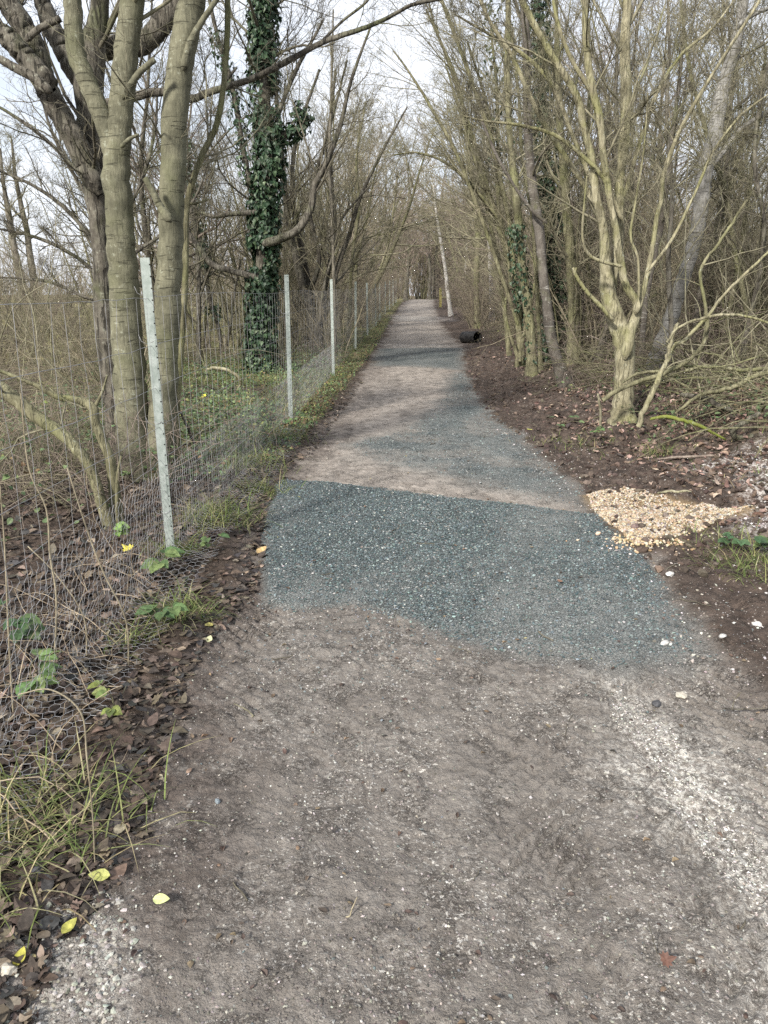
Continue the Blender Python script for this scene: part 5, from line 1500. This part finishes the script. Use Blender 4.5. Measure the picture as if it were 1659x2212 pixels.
branch('fallen_stick', 'pinkish bare stick lying on leaves above the golden gravel', [(1420, 992, 4), (1460, 988, 6), (1500, 986, 6), (1545, 984, 5)], float(G(1490, 990)[1]), BARK_TWIGR, 11, 1, 'stick')
branch('fallen_stick', 'short pale stick at the top edge of the golden gravel', [(1420, 1066, 4), (1440, 1062, 6), (1475, 1066, 6), (1492, 1072, 4)], float(G(1450, 1066)[1]), BARK_TAN, 12, 0, 'stick')
branch('fallen_stick', 'forked bare stick on the soil right of the gravel', [(1540, 1140, 4), (1565, 1165, 5), (1590, 1190, 6), (1600, 1215, 5), (1585, 1240, 4)], float(G(1575, 1185)[1]), BARK_TAN, 13, 1, 'stick')
branch('fallen_stick', 'crooked pale branch lying in green cover behind the fence', [(448, 797, 6), (470, 795, 7), (500, 803, 7), (520, 822, 6), (512, 845, 4)], 11.3, BARK_TAN, 14, 2, 'stick')
branch('fallen_stick', 'thin bent stick lying lengthwise on the near track', [(772, 1938, 3), (758, 1970, 4), (752, 2010, 4), (748, 2040, 3)], float(G(758, 1980)[1]), BARK_TWIGL, 15, 0, 'stick')
branch('fallen_stick', 'curved thin root lying on the mud beside the left verge', [(505, 1520, 3), (535, 1535, 4), (550, 1555, 4), (545, 1580, 3)], float(G(530, 1545)[1]), BARK_TWIG, 16, 0, 'stick')
branch('fallen_stick', 'thin dark twig lying on mud at the right frame edge', [(1560, 1530, 3), (1600, 1532, 4), (1659, 1528, 4), (1700, 1520, 3)], float(G(1610, 1532)[1]), BARK_DARK, 17, 2, 'stick')
branch('fallen_stick', 'dark twig lying across the lower right track', [(1400, 1990, 2), (1420, 2060, 3), (1448, 2115, 3)], float(G(1425, 2060)[1]), BARK_DARK, 18, 0, 'stick')
branch('fallen_stick', 'straight upright twig stump in front of the forked tree', [(1297, 930, 6), (1297, 890, 6), (1292, 850, 5)], float(G(1297, 930)[1]), BARK_TWIG, 19, 1, 'stick')
branch('fallen_stick', 'dark bent branch leaning behind the fence near the thin mossy stem', [(428, 980, 7), (415, 945, 7), (400, 910, 6), (385, 880, 5)], 6.9, BARK_DARK, 20, 1, 'stick')

bp = Tubes(); gb = np.random.default_rng(91)
N = 300
y = gb.uniform(6.6, 13, N); x = xr(y) + 1.9 + gb.random(N) * (1 + y * .30)
k = (x > 3.0); x, y = x[k], y[k]; N = len(x)
a = gb.uniform(0, 6.28, N); el = gb.uniform(-.05, .5, N); d = np.stack([np.cos(a) * np.cos(el), np.sin(a) * np.cos(el), np.sin(el)], 1); L = gb.uniform(.5, 2.2, N)
st = np.empty((N, 9, 3)); p = np.stack([x, y, H(x, y) + gb.random(N) * .3], 1)
for k in range(9):
    st[:, k] = p; d = unit(d + gb.normal(0, .13, (N, 3)) + np.array([0, 0, -.05])); p = p + d * (L / 8)[:, None]; p[:, 2] = np.maximum(p[:, 2], H(p[:, 0], p[:, 1]) + .01)
bp.add(st, gb.uniform(.003, .014, (N, 1)) * np.linspace(1, .35, 9)[None], 5)
p2, r2 = spawn(gb, st, np.full(st.shape[:2], .006), 4, ratio=.35, n=5, wig=.22, rr=.6); bp.add(p2, r2, 3)
tag(bp.build('brushwood', BARK_OLIVE), 'brush pile of dead twigs and branches under the thicket', 'brushwood', kind='stuff')

for sd, N, ya, yb, lab, mt in ((1, 210, 9.8, 24, 'long curving bare stems woven through the bank thicket', BARK_TWIG), (-1, 60, 7.5, 22, 'long thin bare stems crossing one another behind the fence', BARK_TWIG)):
    vs = Tubes(); y = ya * (yb / ya) ** gb.random(N)
    x = (xr(y) + 2.5 + gb.random(N) * (1 + y * .38)) if sd > 0 else (xf(y) - 1.6 - gb.random(N) * (1 + y * .3))
    a = gb.uniform(0, 6.28, N); el = gb.uniform(.5, 1.4, N); d = np.stack([np.cos(a) * np.cos(el), np.sin(a) * np.cos(el), np.sin(el)], 1); L = gb.uniform(1.8, 4.6, N)
    st = np.empty((N, 16, 3)); p = np.stack([x, y, H(x, y) - .03], 1); crv = gb.uniform(-.16, .06, N)
    for k in range(16):
        st[:, k] = p; d = unit(d + gb.normal(0, .09, (N, 3)) + np.array([0, 0, 1.]) * crv[:, None]); p = p + d * (L / 15)[:, None]; p[:, 2] = np.maximum(p[:, 2], H(p[:, 0], p[:, 1]) + .02)
    rr = gb.uniform(.004, .013, (N, 1)) * np.linspace(1, .3, 16)[None]
    vs.add(st, rr, 5); p2, r2 = spawn(gb, st, rr, 6, ratio=.25, n=6, wig=.2, rr=.6, rmin=.002); vs.add(p2, r2, 3)
    tag(vs.build('undergrowth', mt), lab, 'undergrowth', kind='stuff')

# small twigs strewn on verge and track
tw = Tubes(); N = 300
y = 1.6 * (20 / 1.6) ** gb.random(N); x = np.where(gb.random(N) < .5, xl(y) - gb.random(N) * .9, np.where(gb.random(N) < .75, xr(y) + gb.random(N) * 2.2, xl(y) + gb.random(N) * 2.4))
a = gb.uniform(0, 6.28, N); L = gb.uniform(.03, .18, N); st = np.empty((N, 5, 3)); d = np.stack([np.cos(a), np.sin(a)], 1); p = np.stack([x, y], 1)
for k in range(5):
    st[:, k, :2] = p; st[:, k, 2] = H(p[:, 0], p[:, 1]) + .006; d = unit(d + gb.normal(0, .22, (N, 2))); p = p + d * (L / 4)[:, None]
tw.add(st, gb.uniform(.0012, .0035, (N, 1)) * np.ones((1, 5)), 4)
tag(tw.build('twig_debris', BARK_TWIGD), 'short thin twigs strewn over track and verges', 'twigs', kind='stuff')

# ------------------------------------------------------------------ black drain pipe end, marker post
bp_ = G(1018, 742); r1, r0 = .17, .135
t = thing('drain_pipe', 'short black pipe with open end lying on the dug bank', 'pipe', bp_)
ax = unit(np.array([.55, -.83, .05])); c0 = bp_ + np.array([-.20, .25, .15]); n = 40
zs = np.linspace(0, .62, 34)
ref = np.array([0, 0, 1.]); sx = unit(np.cross(ax, ref)); sy = np.cross(sx, ax)
ang = np.arange(n) * 2 * math.pi / n


def ring(zv, r): return c0 + ax * zv + r * (np.cos(ang)[:, None] * sx + np.sin(ang)[:, None] * sy)


rings = [ring(z, r1 * (1 + .035 * math.sin(z * 2 * math.pi / .055))) for z in zs] + [ring(zs[-1], r0)] + [ring(z, r0) for z in zs[-2::-4]]
Vp = np.concatenate(rings); i = np.arange(len(rings) - 1)[:, None] * n; j = np.arange(n)[None]
Fp = np.stack([i + j, i + (j + 1) % n, i + n + (j + 1) % n, i + n + j], -1).reshape(-1, 4)
mesh_from('pipe_wall', Vp, Fp, plain('black_plastic', (.012, .012, .013), (.035, .033, .032), 14, .5, bmp=.004), t, bp_)
plug = Vp[-n:]; mesh_from('hollow_shade', np.vstack([plug, plug.mean(0)[None]]), np.array([[k, (k + 1) % n, n] for k in range(n)]), plain('hollow_shade_black', (.006, .005, .004), (.02, .015, .012), 20, .95), t, bp_)  # near-black disc closing the bore, the hollow's shade put into its colour

bq = G(951, 664); t = thing('marker_post', 'weathered yellow green wooden post near the far end of the track', 'post', bq)
h = 1.15; w = .075
Vb = []; 
for z in np.linspace(-.2, h, 8):
    for sx_, sy_ in ((-1, -1), (1, -1), (1, 1), (-1, 1)): Vb.append([sx_ * w + .01 * math.sin(z * 5), sy_ * w, z])
for sx_, sy_ in ((-1, -1), (1, -1), (1, 1), (-1, 1)): Vb.append([sx_ * w * .55, sy_ * w * .55, h + .04])
i = np.arange(8)[:, None] * 4; j = np.arange(4)[None]
Fb = np.stack([i + j, i + (j + 1) % 4, i + 4 + (j + 1) % 4, i + 4 + j], -1).reshape(-1, 4)
mesh_from('shaft', np.array(Vb), np.vstack([Fb, [[32, 33, 34, 35]]]), bark('weathered_post', (.26, .22, .08), (.40, .36, .15), moss=(.24, .26, .06), mossy=.5, furrow=.4), t, None, False)
rl = Tubes(); rl.add(np.array([[0, -.02, .62], [.5, -.1, .55], [1.0, -.2, .40], [1.3, -.25, .3]]), np.array([.05, .05, .045, .04]), 8); rl.build('rail', BARK_TAN, t)

# ------------------------------------------------------------------ light, sky, camera
EL, AZ = R_(34), math.atan2(-.50, -.78)
sv = np.array([math.sin(AZ) * math.cos(EL), math.cos(AZ) * math.cos(EL), math.sin(EL)])
sun = bpy.data.lights.new('sun', 'SUN'); sun.energy = 4.6; sun.angle = R_(6); sun.color = (1, .95, .87)
so = bpy.data.objects.new('sun', sun); COL.objects.link(so)
from mathutils import Vector
so.rotation_euler = Vector(sv).to_track_quat('Z', 'Y').to_euler()
w = bpy.data.worlds.new('World'); scene.world = w; w.use_nodes = True
nt = w.node_tree; nt.nodes.clear(); k = NB(nt)
sky = k.n('ShaderNodeTexSky', sky_type='NISHITA'); sky.sun_disc = False; sky.sun_elevation = EL; sky.sun_rotation = AZ; sky.dust_density = 2.0; sky.air_density = 1.0
gen = k.coord('Generated')
cl = k.ramp(k.noise(k.scale(gen, (2.2, 2.2, 4.0)), 1.6, 5, .6), .36, .62, .55, .95)
colr = k.mix(cl, sky.outputs[0], (7.6, 7.9, 8.5))
bg = k.n('ShaderNodeBackground'); k.put(bg.inputs[0], colr); bg.inputs[1].default_value = .105
wo = k.n('ShaderNodeOutputWorld'); nt.links.new(bg.outputs[0], wo.inputs[0])

cam = bpy.data.cameras.new('camera'); co = bpy.data.objects.new('camera', cam); COL.objects.link(co)
cam.sensor_fit = 'VERTICAL'; cam.sensor_height = 36; cam.lens = 36 * FPX / 2212; cam.clip_end = 1000; cam.clip_start = .05
co.location = (0, 0, EYE); co.rotation_euler = (math.pi / 2 - PITCH, 0, 0)
scene.camera = co
scene.view_settings.view_transform = 'Standard'; scene.view_settings.look = 'None'; scene.view_settings.gamma = 1
scene.view_settings.exposure = 0.62
scene.cycles.max_bounces = 5; scene.cycles.diffuse_bounces = 3; scene.cycles.glossy_bounces = 2; scene.cycles.transmission_bounces = 2
scene.cycles.use_denoising = False
scene.cycles.use_adaptive_sampling = True; scene.cycles.adaptive_threshold = .015
